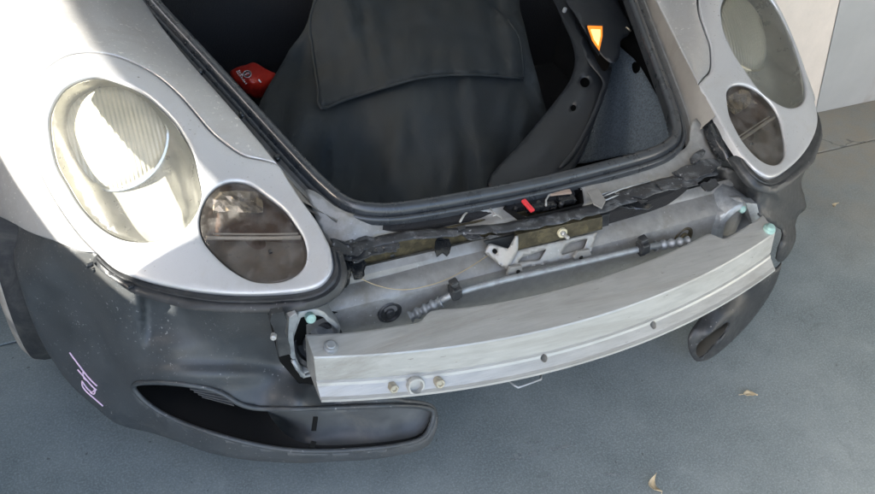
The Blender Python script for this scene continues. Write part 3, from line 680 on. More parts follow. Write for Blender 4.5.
smooth_angle(mesh_obj('cross_member', V, F, PANEL, car, solid=.002, off=1), 25)
# inner closing sheet behind the recess
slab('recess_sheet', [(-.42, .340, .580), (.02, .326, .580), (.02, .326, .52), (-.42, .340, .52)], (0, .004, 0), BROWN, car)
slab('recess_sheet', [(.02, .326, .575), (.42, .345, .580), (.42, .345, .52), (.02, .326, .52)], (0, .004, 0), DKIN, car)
patch_px('upper_web', [(603,212),(625,206),(640,206),(655,201),(690,192),(704,186),(712,200),(700,212),(650,222),(604,232)], [(603,212,.318),(690,192,.345),(704,186,.35),(604,232,.296),(650,222,.305),(700,212,.33)], 4, PANEL, car, closed_smooth=0, solid=.003)
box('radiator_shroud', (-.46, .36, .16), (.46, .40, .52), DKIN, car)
# recess clutter: small knobs under the strip on the left
for px, py, r0 in ((371,246,.007),(376,250,.006),(392,254,.008),(425,240,.006),(430,244,.006),(418,247,.005),(440,243,.005),(478,236,.004),(412,250,.004),(366,243,.005)):
    lathe('fixing', Y(px, py, .340), (r_.uniform(-.3, .3), -.8, .4), [(r0, -.01), (r0, .0), (r0*.7, .004), (r0*.3, .005)], BOLT if px in (371, 430, 478) else BLK, car, n=8)
tube('fixing_stud', [Y(370, 246, .33), Y(377, 252, .322)], .003, ALU, car, n=8)

# centre bracket
br = empty('centre_bracket', (0, 0, 0), car)
yb = .274
slab('bracket_plate', [Y(a, b, yb) for a, b in [(517, 235), (602.5, 217), (602.5, 229.5), (518, 250)]], (0, .012, 0), BROWN, br)
Bf = [(517.5, 250.5), (595, 233), (598, 231), (590, 255), (560, 262), (507.5, 270)]
w1 = np.array([(522, 257.5), (547, 249), (540, 260), (517, 262.5)], float); w2 = np.array([(569, 243.5), (588, 238.5), (584, 249), (561, 255)], float)
bctrl = [(517, 250, yb-.001), (598, 231, yb-.001), (590, 255, yb-.020), (507, 270, yb-.020), (550, 255, yb-.010)]
patch_px('window_frame', Bf, bctrl, 3, PANEL, br, closed_smooth=0, holes=[w1, w2], solid=.003)
patch_px('bracket_arm', [(484, 252), (489, 243), (508, 249), (515, 236), (518, 236), (518, 250), (508, 270), (497, 263)], [(484, 252, .29), (515, 236, yb), (508, 270, yb-.020), (490, 243, .295)], 3, PANEL, br, closed_smooth=0, holes=[np.array([(492, 251), (493.5, 248.5), (496, 248.5), (497.5, 251.5), (496.5, 254), (493.5, 254)], float)], solid=.003)
slab('bracket_back', [Y(a, b, .296) for a, b in [(484, 242), (610, 214), (605, 260), (505, 272)]], (0, .004, 0), BLK, br)
lathe('washer', Y(562, 232.5, yb-.003), (0, -1, .15), [(.0095, -.002), (.0095, .003), (.0085, .0045), (.004, .0045)], CREAM, br, n=20)
lathe('bolt', Y(562.5, 233, yb-.007), (.15, -1, .05), [(.0052, -.002), (.0052, .004), (.0038, .006), (.0038, .016), (.003, .017)], ALU, br, n=12)
for pts in ([(507,276),(510,268),(522,266),(523,272),(516,280),(508,281)], [(574,258),(578,252),(590,250),(592,256),(584,262),(575,262)]):
    slab('bracket_foot', [Y(a, b, .247) for a, b in pts], (0, .006, 0), PANEL, br)
lathe('foot_hole', Y(518, 271.5, .245), (0, -1, 0), [(.004, 0), (.004, .001), (.003, .0012)], DKIN, br, n=10)
lathe('foot_hole', Y(581, 257.5, .245), (0, -1, 0), [(.004, 0), (.004, .001), (.003, .0012)], DKIN, br, n=10)

# grommets
for px, py, sgn in ((389.5, 312, -1), (683, 236, 1)):
    c = Y(px, py, .262+cm_y(.32)*.6); 
    lathe('grommet', c, (0, -1, .12), [(.0225, -.004), (.0225, .002), (.020, .0045), (.0175, .0045), (.015, .001), (.009, .000), (.0085, .006), (.0065, .008), (.003, .008)], BLK if sgn < 0 else BROWN, car, n=28)

# washer tube with ribbed boots and black clips
ty = .238
tube('washer_tube', [Y(a, b, ty) for a, b in [(436, 303), (454, 293.5), (480, 286), (506, 279.5), (540, 272), (590, 260.5), (637, 249.5), (660, 244.5)]], .0062, ALUP, car, n=14)
for a, b, r0 in (((410, 317), (441, 301.5), .0115), ((655, 246), (688, 241), .0105)):
    A = Y(*a, ty+.006); B = Y(*b, ty); pts = [A+(B-A)*t for t in np.linspace(0, 1, 37)]
    rr = [r0*(.80+.20*math.cos(t*2*math.pi*4)) for t in np.linspace(0, 1, 37)]
    if px: tube('ribbed_boot', pts, rr, ALUP, car, n=16)
for px, py in ((455, 291), (643, 247)):
    c = Y(px, py, ty-.002); L = [box_data(c, (1, 0, .2), (0, 1, 0), (-.2, 0, 1), (.010, .011, .012)), box_data(c+[-.002, .004, .016], (1, 0, .3), (0, 1, 0), (-.3, 0, 1), (.008, .008, .006)), box_data(c+[.004, .004, -.016], (1, 0, 0), (0, 1, 0), (0, 0, 1), (.007, .008, .007)), box_data(c+[-.008, -.006, .004], (1, 0, 0), (0, 1, 0), (0, 0, 1), (.003, .006, .010))]
    V, F = join_data(L); mesh_obj('tube_clip', V, F, BLK, car, smooth=False, bevel=.003)
# fine bent wire across the member
tube('loose_wire', catmull([Y(a, b, y_) for a, b, y_ in [(350,271,.30),(362,279,.285),(376,285,.275),(393,289,.262),(412,289,.25),(440,282,.25),(465,270,.262),(490,254,.29)]], False, 5), .0009, mat('tan_wire', (.45, .36, .22), .4, .4), car, n=6)

# ---- crash boxes
def crashbox_left():
    g = empty('crash_box', (0, 0, 0), car); y0 = .246
    fr = [(298,312),(308,309),(318.6,309.5),(325,312),(329,317),(335,321),(341,327),(340,334),(333,337),(322,340),(316,345),(317,356),(318,368),(306,376),(301,378),(296,368),(292,358),(289,346),(290,334),(294,322)]
    O = np.array([Y(a, b, y0) for a, b in fr]); c = O.mean(0); I = c+(O-c)*.84; m = len(O)
    V = list(O)+list(I+[0, -.004, 0])+list(c+(O-c)*.78+[0, .05, 0])+list(O+[0, .06, 0]); F = []
    for i in range(m):
        j = (i+1) % m; F += [(i, j, m+j, m+i), (m+i, m+j, 2*m+j, 2*m+i), (i, 3*m+i, 3*m+j, j)]
    F.append(tuple(2*m+i for i in range(m)))
    mesh_obj('can_flange', V, F, ALUP, g, smooth=True, bevel=.002)
    lathe('can_core', Y(316, 344, .262), (-.35, -.75, .55), [(.046, -.02), (.046, .0), (.041, .006), (.034, .006), (.032, -.004), (.024, -.008), (.022, .004), (.012, .006)], BLK, g, n=32)
    lathe('bolt', Y(310.5, 318, .236), (0, -1, .3), [(.0085, -.006), (.0085, .004), (.006, .006), (.003, .006)], MINT, g, n=14)
    slab('bracket_plate', [Y(a, b, .225) for a, b in [(289,318),(296,313),(299,318),(293,334),(295,352),(296,362),(291,358),(288,340)]], (0, .02, 0), ALUP, g)
    slab('bracket_plate', [Y(a, b, .212) for a, b in [(272,314),(284,312),(287,322),(285,332),(290,345),(291,354),(279,357),(277,340),(274,330),(270,322)]], (0, .012, 0), BLK, g)
    lathe('bolt', Y(273.5, 336.5, .21), (-.4, -1, .1), [(.005, -.004), (.005, .004), (.003, .006)], ALU, g, n=10)
    tube('bracket_lip', [Y(a, b, .224) for a, b in [(293,360),(298,369),(304,376),(312,374),(319,369)]], .004, ALUP, g, n=8)
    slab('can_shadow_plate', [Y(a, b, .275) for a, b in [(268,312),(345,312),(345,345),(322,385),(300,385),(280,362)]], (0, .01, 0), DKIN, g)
crashbox_left()
def crashbox_right():
    g = empty('crash_box', (0, 0, 0), car); y0 = .262
    fr = [(716,244),(718,230),(720,221),(728,212),(736,206),(746,202),(754,203),(758,210),(761,222),(764,232),(748,238),(730,244)]
    O = np.array([Y(a, b, y0) for a, b in fr]); c = O.mean(0); I = c+(O-c)*.80; m = len(O)
    V = list(O)+list(I+[0, -.006, 0])+list(c+(O-c)*.74+[0, .05, 0])+list(O+[-.01, .07, .0]); F = []
    for i in range(m):
        j = (i+1) % m; F += [(i, j, m+j, m+i), (m+i, m+j, 2*m+j, 2*m+i), (i, 3*m+i, 3*m+j, j)]
    F.append(tuple(2*m+i for i in range(m)))
    F.pop(); mesh_obj('can_flange', V, F, ALUP, g, smooth=True, bevel=.002); slab('can_back', list(c+(O-c)*.9+[0, .052, 0]), (0, .004, 0), DKIN, g)
    lathe('can_core', Y(740, 228, .30), (.2, -.8, .5), [(.020, -.02), (.020, .0), (.016, .004), (.010, .004), (.008, -.004), (.004, .0)], GLB, g, n=24)
    lathe('bolt', Y(742, 209, .26), (0, -1, .3), [(.008, -.006), (.008, .004), (.005, .006)], MINT, g, n=14)
    # flared silver shoulder beside it
    patch_px('can_shoulder', [(698,218),(706,204),(720,198),(738,196),(748,200),(736,207),(724,216),(719,230),(716,246),(706,250),(700,236)], [(698,218,.30),(720,198,.30),(748,200,.262),(724,216,.262),(716,246,.262),(700,240,.285)], 3, ALUP, g, solid=.004)
    slab('bracket_plate', [Y(a, b, .25) for a, b in [(746,203),(757,204),(761,222),(757,232),(752,222)]], (0, .02, 0), ALUP, g)
crashbox_right()

# ---- bumper beam: an extrusion bowed across the front, with real holes
BYA, BYK = .118, .325
def beam_y(x): return BYA+BYK*x*x
def back_w(x):
    a = 1/(1+math.exp(-(x+.275)*150)); b = 1/(1+math.exp((x-.348)*260)); return .046+.030*a*b+.010*math.exp(-((x+.30)/.08)**2)
def beam_sec(x):
    b = back_w(x)
    return [(b, .5045), (b-.002, .5085), (b-.006, .509), (.008, .5015), (.002, .5000), (.000, .4975), (-.001, .493), (-.0095, .4535), (-.0085, .4505), (-.0125, .4485), (-.015, .444), (-.030, .4335), (-.036, .4315), (-.037, .4275), (-.034, .4250), (.0, .425), (b-.004, .430)]
V = []; F = []; xb_ = np.concatenate([np.linspace(-.478, -.27, 30), np.linspace(-.26, .30, 34), np.linspace(.31, .478, 30)]); pr = len(beam_sec(0))
for x in xb_:
    y = beam_y(x)
    for dy, z in beam_sec(x): V.append((x, y+dy, z-.004*(1-(x/.478)**2)+.0005*noise.noise(Vector((x*9, dy*30, z*30)))))
for k in range(len(xb_)-1):
    for j in range(pr): F.append((k*pr+j, k*pr+(j+1) % pr, (k+1)*pr+(j+1) % pr, (k+1)*pr+j))
F.append(tuple(range(pr))); F.append(tuple((len(xb_)-1)*pr+j for j in range(pr)))
beam = mesh_obj('bumper_beam', V, F, ALU, car, smooth=False, bevel=0)
def beam_pt(px, py, z=.44):
    return Z(px, py, z)
cut = []
for px, py, r0, z_ in ((416, 386, .0115, .438), (544, 358, .0065, .440), (655, 326, .0065, .440)):
    c = Z(px, py, z_); cut.append(lathe_data(c, (0, -1, .35), [(r0, -.02), (r0, .05)], 20))
V, F = join_data(cut); cu = mesh_obj('cutter', V, F, DKIN, None, smooth=False)
bo = beam.modifiers.new('c', 'BOOLEAN'); bo.object = cu; bo.operation = 'DIFFERENCE'; bo.solver = 'EXACT'
bpy.context.view_layer.update()
ev = beam.evaluated_get(bpy.context.evaluated_depsgraph_get()); nm = bpy.data.meshes.new_from_object(ev)
beam.modifiers.clear(); beam.data = nm; bpy.data.objects.remove(cu)
for p in nm.polygons: p.use_smooth = True
smooth_angle(beam, 14)
bv = beam.modifiers.new('b', 'BEVEL'); bv.width = .0012; bv.segments = 2; bv.limit_method = 'ANGLE'; bv.angle_limit = math.radians(30)
for px, py in ((394, 388.5), (440, 383.5)):
    c = Z(px, py, .440); lathe('beam_bolt', c, (0, -.92, .38), [(.0085, -.012), (.0085, .002), (.0075, .0035), (.0045, .0035), (.0035, .001)], BOLT, beam, n=6 if px < 400 else 12)
lathe('hole_rim', Z(416, 386, .438)+[0, -.002, .001], (0, -.92, .38), [(.0155, -.008), (.0155, .0), (.0145, .0015), (.0118, .0015), (.0118, -.01)], ALU, beam, n=24)
for px, py in ((331, 345), (771, 227)):
    c = Z(px, py, .511); lathe('beam_bolt', c, (0, -.25, 1), [(.0125, -.012), (.0125, -.005), (.0115, -.003), (.0090, -.002), (.0080, .002), (.0065, .003), (.004, .003)], ALUP if px < 400 else MINT, beam, n=18)
tube('lower_bracket', [Z(a, b, .40) for a, b in [(507, 379), (514, 385), (518, 387.5), (541, 379), (541, 375)]], .0024, ALUP, car, n=8)

# ---- air duct and liner on the left
LC = [(10,208,.71),(50,236,.54),(95,250,.455),(130,285,.40),(174,300,.35),(220,308,.305),(260,310,.285),(300,312,.275),(12,240,.67),(17,280,.59),(35,310,.575),(45,345,.55),(70,385,.505),(110,422,.44),(135,428,.42),(165,437,.36),(210,455,.29),(270,462,.24),(340,462,.195),(425,448,.17),(437,412,.21),(300,400,.235),(380,402,.205),
 (60,280,.52),(100,300,.45),(100,340,.455),(60,330,.53),(150,340,.385),(200,330,.345),(250,340,.325),(200,370,.33),(280,370,.315),(320,390,.27),(130,380,.40),(190,383,.325),(235,402,.285),(270,405,.265),(100,380,.45),(145,412,.385),(180,430,.335),(230,446,.27)]
def pocket(P):
    d = np.zeros(len(P)); x, y = P[:, 0], P[:, 1]
    e = 1/(1+np.exp(-(x-142-(y-300)*.05)/1.1))*1/(1+np.exp((y-343)/5.5))*1/(1+np.exp((x-208)/9))*np.clip((340-y)/60+.35, .2, 1); d += e*.045
    d += -.012*np.exp(-((y-(375-.0*x))/9)**2)*((x > 120) & (x < 300))*np.exp(-((x-200)/70)**4)
    d += .010*np.exp(-(((x-85)-(y-300)*.45)/14)**2)*np.exp(-((y-320)/60)**4)
    d += np.array([.0025*noise.noise(Vector((a*.02, b*.02, 3))) for a, b in P])
    return d
LO = [(8,206),(24,221),(49,237),(72,247),(95,252),(112,268),(130,280),(152,290),(194,300),(251,304),(304,302),(322,300),(315,330),(305,352),(300,378),(312,384),(330,388),(345,396),(400,398),(430,403),(438,414),(437,428),(431,442),(420,450),(395,456),(365,460),(340,461),(305,463),(270,462),(240,459),(210,453),(190,446),(165,437),(148,432),(130,428),(112,421),(92,404),(78,392),(65,378),(54,362),(45,348),(35,328),(26,304),(20,285),(15,266),(14,248),(15,228),(12,214)]
MOUTH = [(134,388),(136,384),(145,382.5),(165,382.5),(190,385),(210,389),(225,395),(238,403),(252,407.5),(275,409),(305,409),(340,407.5),(375,406),(405,405.5),(428,408),(433,414),(430,426),(424,436),(412,442),(385,447),(350,450),(318,451),(290,450),(262,446),(232,439),(205,431),(180,422),(160,412),(146,402),(138,394)]
duct = empty('air_duct_liner', (0, 0, 0), car)
lin = patch_px('liner_skin', LO, LC, 5, LINER, duct, closed_smooth=3, extra=pocket, holes=[catmull(MOUTH, True, 3)], rnd=.0, depth=.010, bstep=4, lam=2e-3)
sm = lin.modifiers.new('s', 'SOLIDIFY'); sm.thickness = .004; sm.offset = -1
# rolled lip round the mouth
dm = depthmap(LC, 1, 2e-3, pocket)
mp = catmull(MOUTH, True, 4); mp3 = dm(mp); 
V, F = tube_data([p-.003*ray(250, 420) for p in list(mp3)+[mp3[0]]], .0048, 8, cap=False); mesh_obj('mouth_lip', V, F, LINER, duct)
# tunnel walls going back
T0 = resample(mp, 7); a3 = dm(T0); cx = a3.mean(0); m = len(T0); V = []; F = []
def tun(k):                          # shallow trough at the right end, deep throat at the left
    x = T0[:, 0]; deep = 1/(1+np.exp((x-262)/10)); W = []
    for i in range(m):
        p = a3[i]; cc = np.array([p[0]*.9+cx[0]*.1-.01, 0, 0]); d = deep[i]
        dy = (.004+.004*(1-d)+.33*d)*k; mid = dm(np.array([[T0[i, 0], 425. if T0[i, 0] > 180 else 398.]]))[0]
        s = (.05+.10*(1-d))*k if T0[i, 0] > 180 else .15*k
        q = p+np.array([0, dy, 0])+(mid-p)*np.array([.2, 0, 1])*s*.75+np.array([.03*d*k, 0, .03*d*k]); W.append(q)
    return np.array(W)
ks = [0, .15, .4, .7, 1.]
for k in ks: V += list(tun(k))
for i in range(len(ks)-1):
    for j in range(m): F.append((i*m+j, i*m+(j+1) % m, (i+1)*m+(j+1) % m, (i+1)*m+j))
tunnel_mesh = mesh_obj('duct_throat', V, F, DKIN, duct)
# trough sheet closing the shallow end and sinking into the throat
TR = [(a, b, .0) for a, b in []]
tc_ = []
for a, b in mp[::4]:
    y_ = float(dm(np.array([[a, b]]))[0][1]); tc_.append((a, b, y_+.011))
for a, b, dy in [(400,425,.030),(350,428,.035),(310,430,.042),(280,428,.10),(262,425,.22),(240,415,.34),(200,405,.36),(160,395,.34),(220,420,.36),(180,412,.36),(150,392,.30),(300,418,.045),(340,418,.03),(390,415,.020)]:
    y_ = float(dm(np.array([[a, b]]))[0][1]); tc_.append((a, b, y_+dy))
THL = [tuple(q) for q in mp[::2] if q[0] < 264]; THR = [tuple(q) for q in mp[::2] if q[0] > 252]
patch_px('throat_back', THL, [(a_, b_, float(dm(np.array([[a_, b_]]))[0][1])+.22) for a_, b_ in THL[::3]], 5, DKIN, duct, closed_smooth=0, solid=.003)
DUSTD = mat('dusty_duct_plastic', (.115, .122, .126), .5, 0, noise_scale=12, amount=.3, dirt=(.17, .165, .15), dirt_scale=9, dirt_lo=.48, dirt_hi=.75, bump=.1, bscale=200)
patch_px('duct_floor', THR, tc_, 4, DUSTD, duct, closed_smooth=0, lam=4e-3, solid=.003, bstep=4)
DUSTD2 = mat('fin_plastic', (.12, .12, .12), .5)
# fins in the throat
for k in range(5):
    y_ = .335+.004*k; A = (186+k*4, 386.5+k*2.6); B = (222+k*3.0, 391+k*3.6)
    P = [Y(*A, y_), Y(*B, y_-.03)]
    slab('duct_fin', [P[0], P[1], P[1]+[0, .05, .0], P[0]+[0, .05, 0]], (0, 0, -.002), DUSTD2, duct, bevel=0)
for pts in ([(316,424),(321,424),(319,438),(314,438)], [(311,440),(316,441),(314,447),(309,446)]):
    q = [dm(np.array([[a, b]]))[0]+[0, .018 if b < 440 else -.001, 0] for a, b in pts]; slab('torn_slot', q, (0, -.002, 0), DKIN, duct, bevel=.0006)
# chalk marks
for st in ([(69.5,352.5),(78,364),(88,377),(97,386)],[(77.5,369.5),(85,378),(92,386),(96.5,390)],[(83,372),(84,378),(88,381)],[(82,381),(82.5,386),(87,392),(95,399),(103,406)],[(82,381),(87,388),(92,392),(95,389),(94,394),(90,392)]):
    p3 = [dm(np.array([[a, b]]))[0] for a, b in catmull(st, False, 4)]; p3 = [p-.0035*ray(70, 380) for p in p3]
    V, F = tube_data(p3, .0015, 6); mesh_obj('chalk_stroke', V, F, PINK, duct)

# ---- right-hand side plastics: glossy edge trim, liner sheet and the hanging duct tongue
edge_o = [(693,88),(701,87),(709,100),(719,117),(728,131),(737,146),(750,166),(760,178),(752,178),(740,172),(727,163),(715,155),(706,138),(698,116),(691,98)]
edc = [(697,87,.505),(719,117,.40),(737,146,.325),(758,177,.265),(691,98,.50),(706,138,.375),(715,155,.335),(740,172,.29)]
def fold(P): 
    return np.array([.003*math.sin((p[0]*.8-p[1]*.42)*.35) for p in P])
patch_px('edge_trim', edge_o, edc, 3.5, GLB, car, extra=fold, solid=.004, lam=1e-3)
rl = empty('right_liner', (0, 0, 0), car); rl.name = 'wheel_arch_liner'
RO = [(712,166),(728,168),(745,176),(762,181),(778,177),(795,165),(808,148),(817,134),(819,146),(811,160),(805,172),(801,180),(804,194),(807,208),(799,214),(795,224),(796,240),(791,252),(782,262),(776,262),(778,250),(784,236),(782,228),(770,222),(758,214),(744,202),(730,196),(716,186),(708,174)]
RC = [(712,166,.36),(745,176,.30),(762,181,.265),(795,165,.33),(817,136,.42),(811,160,.40),(801,180,.36),(807,208,.36),(795,224,.33),(796,240,.30),(782,262,.26),(780,240,.235),(770,200,.26),(785,190,.28),(744,202,.285),(716,186,.345),(770,222,.24)]
def crump(P): return np.array([.010*abs(noise.noise(Vector((p[0]*.05, p[1]*.03, 1))))+.003*noise.noise(Vector((p[0]*.15, p[1]*.12, 5))) for p in P])
patch_px('liner_skin', ragged(RO+RO[:1], .5, 5, 9)[:-1], RC, 4, BLK, rl, extra=crump, closed_smooth=0, solid=.004, lam=1e-3)
TO = [(775,268),(782,262),(777,280),(769,296),(758,312),(745,328),(733,340),(722,350),(711,358),(703,361),(696,361),(691,355),(688,346),(689,334),(700,318),(716,302),(740,286),(760,276)]
TCc = [(778,266,.27),(769,296,.265),(745,328,.245),(711,358,.215),(696,361,.205),(688,346,.215),(700,318,.245),(740,286,.27),(735,316,.225),(712,338,.20),(760,285,.25)]
THo = [(696,352),(698,344),(705,338),(716,330),(728,322),(724,332),(714,343),(705,353),(699,357)]
patch_px('duct_tongue', TO, TCc, 4, BLK, rl, holes=[catmull(THo, True, 3)], rnd=.002, depth=.012, lam=1e-3, solid=.004, bstep=3)
patch_px('tongue_inner', [(690,350),(693,338),(705,328),(735,312),(738,326),(720,345),(704,360)], [(690,350,.25),(735,312,.28),(720,340,.27),(704,360,.245)], 4, mat('brown_dusty_plastic', (.030, .026, .022), .7, noise_scale=40, amount=.3), rl, solid=.003)

# wheel arch shells keep daylight out from under the wings
def arch_shell(side):
    V = []; F = []; n = 20
    for i in range(n+1):
        a = math.radians(-5+190*i/n); y = WY+.375*math.cos(a); z = WZ+.375*math.sin(a)
        for xx in (.62, .70, .78, .86): V.append((side*xx, y, max(z-(.02 if xx > .8 else 0), .1)))
    for i in range(n):
        for j in range(3): F.append((i*4+j, i*4+j+1, (i+1)*4+j+1, (i+1)*4+j))
    F.append(tuple(i*4 for i in range(n+1)))
    mesh_obj('arch_shell', V, F, BLK, car, solid=.004)
for s in (-1, 1): arch_shell(s)
# wheels
def wheel(side, steer):
    wv_ = empty('wheel', (side*.825, .925, .318), car); wv_.rotation_euler = (0, 0, steer)
    ax = (side, 0, 0); R1 = .318
    prof = [(.235, -.10), (.262, -.112), (.295, -.112), (.312, -.100), (R1, -.08), (R1+.001, 0), (R1, .08), (.312, .098), (.296, .110), (.262, .112), (.236, .100)]
    V, F = lathe_data((0, 0, 0), ax, prof, 64); F = F[:-2]; mesh_obj('tyre', V, F, TYRE, wv_)
    V, F = lathe_data((0, 0, 0), ax, [(.262, .1126), (.296, .1108), (.3125, .0985), (.3128, .0975), (.30, .105), (.262, .108)], 64); F = F[:-2]; mesh_obj('sunlit_dusty_sidewall', V, F, SIDEW, wv_)
    V, F = lathe_data((0, 0, 0), ax, [(.236, -.098), (.225, -.09), (.21, .0), (.218, .085), (.236, .103), (.240, .104), (.234, .094)], 48); F = F[:-2]; mesh_obj('rim', V, F, RIM, wv_, solid=.004)
    L = [lathe_data((side*.05, 0, 0), ax, [(.07, -.02), (.07, .02), (.05, .035), (.02, .037)], 24)]
    for k in range(5):
        a = 2*math.pi*k/5; d = np.array([0, math.cos(a), math.sin(a)]); t = np.array([0, -math.sin(a), math.cos(a)])
        L.append(box_data(np.array([side*.07, 0, 0])+d*.14, d, t, (1, 0, 0), (.085, .024, .013)))
    V, F = join_data(L); mesh_obj('spokes', V, F, RIM, wv_, smooth=False, bevel=.006)
wheel(-1, math.radians(-3)); wheel(1, 0)

# ---- rear of the bay: cowl and raised bonnet, floor pan, doors line (mostly out of frame)
slab('cowl', [(-.78, 1.30, .80), (.78, 1.30, .80), (.70, 1.62, .92), (-.70, 1.62, .92)], (0, 0, -.06), BLK, car)
slab('scuttle', [(-.60, 1.22, .765), (.60, 1.22, .765), (.66, 1.32, .80), (-.66, 1.32, .80)], (0, 0, -.03), PAINT, car)
box('bulkhead', (-.62, 1.24, .12), (.62, 1.27, .74), CARPD, car)
hb = math.radians(62); HV = []; HF = []
for i in range(9):
    t = i/8; wd = .62-.20*t**2
    for j in range(9):
        x = (j/4-1)*wd; l_ = 1.0*t; HV.append((x, 1.24-l_*math.cos(hb), .80+l_*math.sin(hb)+.05*(1-(x/.62)**2)))
for i in range(8):
    for j in range(8): HF.append((i*9+j, i*9+j+1, (i+1)*9+j+1, (i+1)*9+j))
mesh_obj('bonnet', HV, HF, PAINT, car, solid=.02)
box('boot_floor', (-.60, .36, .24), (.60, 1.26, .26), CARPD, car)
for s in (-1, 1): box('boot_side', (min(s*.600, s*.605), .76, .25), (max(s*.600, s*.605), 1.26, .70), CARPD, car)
box('underbody', (-.62, .40, .14), (.62, 3.6, .18), BLK, car)
for s in (-1, 1): box('body_side', (min(s*.80, s*.90), 1.40, .20), (max(s*.80, s*.90), 3.6, .80), PAINT, car, bevel=.04)

# ---- boot interior, right side
CPp = np.array([(.488, .807, .55), (.405, .455, .56), (.36, .62, .43)]); CN = np.cross(CPp[1]-CPp[0], CPp[2]-CPp[0]); CN /= np.linalg.norm(CN)
if CN[2] < 0: CN = -CN
def side_panel(px, py, up=0.): return PL(px, py, CPp[0]+CN*up, CN)
O = catmull([(610,40),(626,52),(640,66),(655,92),(668,112),(682,132),(684,142),(670,147),(640,152),(600,160),(575,164),(580,150),(592,120),(604,90),(610,60)], True, 2)
patch('carpet_panel', O, lambda P, d: np.array([side_panel(a, b, -.004-dd+.001*noise.noise(Vector((a*.05, b*.05, 0)))) for (a, b), dd in zip(P, d)]), 4, CARPET, car, holes=[catmull([(632,64),(636,61.5),(640,66),(639.5,71),(635,74),(632.5,70)], True, 3)], rnd=.003, depth=.006, bstep=3)
slab('panel_backing', [side_panel(a, b, -.03) for a, b in [(600,30),(640,30),(700,145),(570,175)]], -CN*.004, DKIN, car)
# moulded trim beam with holes
TBo = [(548,-12),(556,6),(562,20),(571,40),(575,60),(570,80),(556,100),(538,122),(518,146),(486,184),(520,194),(560,184),(582,155),(596,118),(606,92),(611,66),(603,72),(592,55),(583,36),(573,14),(566,-12)]
TBz = [(548,-12,.60),(562,20,.585),(575,60,.56),(556,100,.53),(518,146,.50),(490,180,.475),(560,180,.48),(596,118,.53),(611,66,.56),(592,55,.585),(570,-5,.61),(585,90,.555),(545,150,.515)]
patch_px('trim_beam', TBo, TBz, 4, TRIMP, car, axis=2, closed_smooth=3, rnd=.005, depth=.02, lam=1e-3, bstep=3,
         holes=[catmull([(580,82),(583,77.5),(588,78.5),(590,83),(587,87),(582,86.5)], True, 3), catmull([(570.5,107),(573,104.5),(576,106),(576,109.5),(573,111.5),(571,110)], True, 3)])
patch_px('trim_rib', [(584,36),(592,52),(604,72),(612,66),(606,92),(596,116),(580,148),(566,166),(559,167),(575,146),(590,118),(600,92),(602,80),(588,62),(580,44)], [(584,36,.60),(604,72,.575),(596,116,.54),(560,167,.51),(612,66,.57)], 4, TRIMP, car, axis=2, rnd=.003, depth=.006)
tbx = [(562,-14),(566,2),(574,13),(584,30),(594,46),(604,58),(611,63),(618,60),(620,50),(621,40),(629,35),(631,28),(627,18),(618,2),(612,-14)]
patch_px('trim_box', tbx, [(562,-10,.640),(574,12,.632),(592,48,.605),(613,62,.592),(631,34,.610),(618,-10,.640),(600,20,.628),(600,0,.64)], 4, TRIMP, car, axis=2, rnd=.010, depth=.03, bstep=3)
lmp = empty('boot_lamp', (0, 0, 0), car)
def lampring(sc, zo):
    P = np.array([(587.5, 25.5), (602.5, 26), (602.5, 36), (599.5, 50), (592.5, 40)]); c = P.mean(0); return [Z(*(c+(q-c)*sc), zo) for q in P]
slab('lamp_frame', lampring(1.18, .646), (0, .002, -.010), TRIMP, lmp)
slab('lamp_edge', lampring(1.0, .6485), (0, .0, -.006), LAMPO, lmp)
slab('lamp_lens', lampring(.66, .6505), (0, .0, -.005), LAMPC, lmp)
lathe('trim_screw', Z(565, 9, .645), (0, -.3, 1), [(.005, -.008), (.005, .0), (.004, .002), (.002, .002)], ALUP, car, n=12)
tube('trim_screw', [Z(626, 27, .62), Z(631, 31, .615)], .002, BOLT, car, n=6)

# ---- things lying in the boot
cover = empty('cloth_bag', (0, .9, .26)); tag(cover, 'big faded black cloth bag with a flap filling the open boot', 'bag')
def local(o, par):
    o.parent = par; o.matrix_parent_inverse = Matrix.Translation(-par.location); return o
BC = [(262,95,.86),(250,130,.74),(300,60,1.0),(310,110,.76),(320,15,1.05),(400,0,1.10),(400,80,.80),(470,74,.78),(523,77,.82),(520,40,.95),(480,-20,1.14),(545,110,.76),(540,150,.68),(400,130,.66),(400,170,.57),(330,170,.66),(330,200,.58),(480,150,.60),(500,180,.56),(560,170,.60),(450,110,.69)]
def folds(P):
    o = []
    for a, b in P:
        v = .030*noise.noise(Vector((a*.018, b*.010, 2)))+.016*noise.noise(Vector((a*.045, b*.018, 7)))+.006*noise.noise(Vector((a*.11, b*.05, 9)))
        v += .010*math.exp(-((a-318-(b-60)*.05)/9)**2)*(1 if b < 115 else .3)+.010*math.exp(-((a-495+(b-80)*.25)/10)**2)+.006*math.exp(-((a-380-(b)*.25)/9)**2)
        for (x1, y1, x2, y2, am, wd_) in CREASES:
            dx, dy = x2-x1, y2-y1; L_ = math.hypot(dx, dy); t = ((a-x1)*dx+(b-y1)*dy)/L_/L_; dd = ((a-x1)*dy-(b-y1)*dx)/L_
            v += am*math.exp(-(dd/wd_)**2)*math.exp(-(max(0, -t, t-1)*3)**2)
        v -= .010*abs(noise.noise(Vector((a*.03, b*.013, 13))))
        o.append(v)
    return np.array(o)
CREASES = [(356,0,372,60,.016,5),(372,10,384,66,-.010,6),(488,-10,500,60,.022,7),(505,0,512,60,-.012,6),(440,10,430,64,.010,9),(455,85,462,160,.016,6),(472,85,480,150,-.012,7),(330,112,322,180,.014,6),(400,100,392,170,-.010,10),(528,85,540,130,.016,5),(300,60,285,110,.014,6),(520,90,505,160,.012,7),(400,20,470,36,.008,6)]
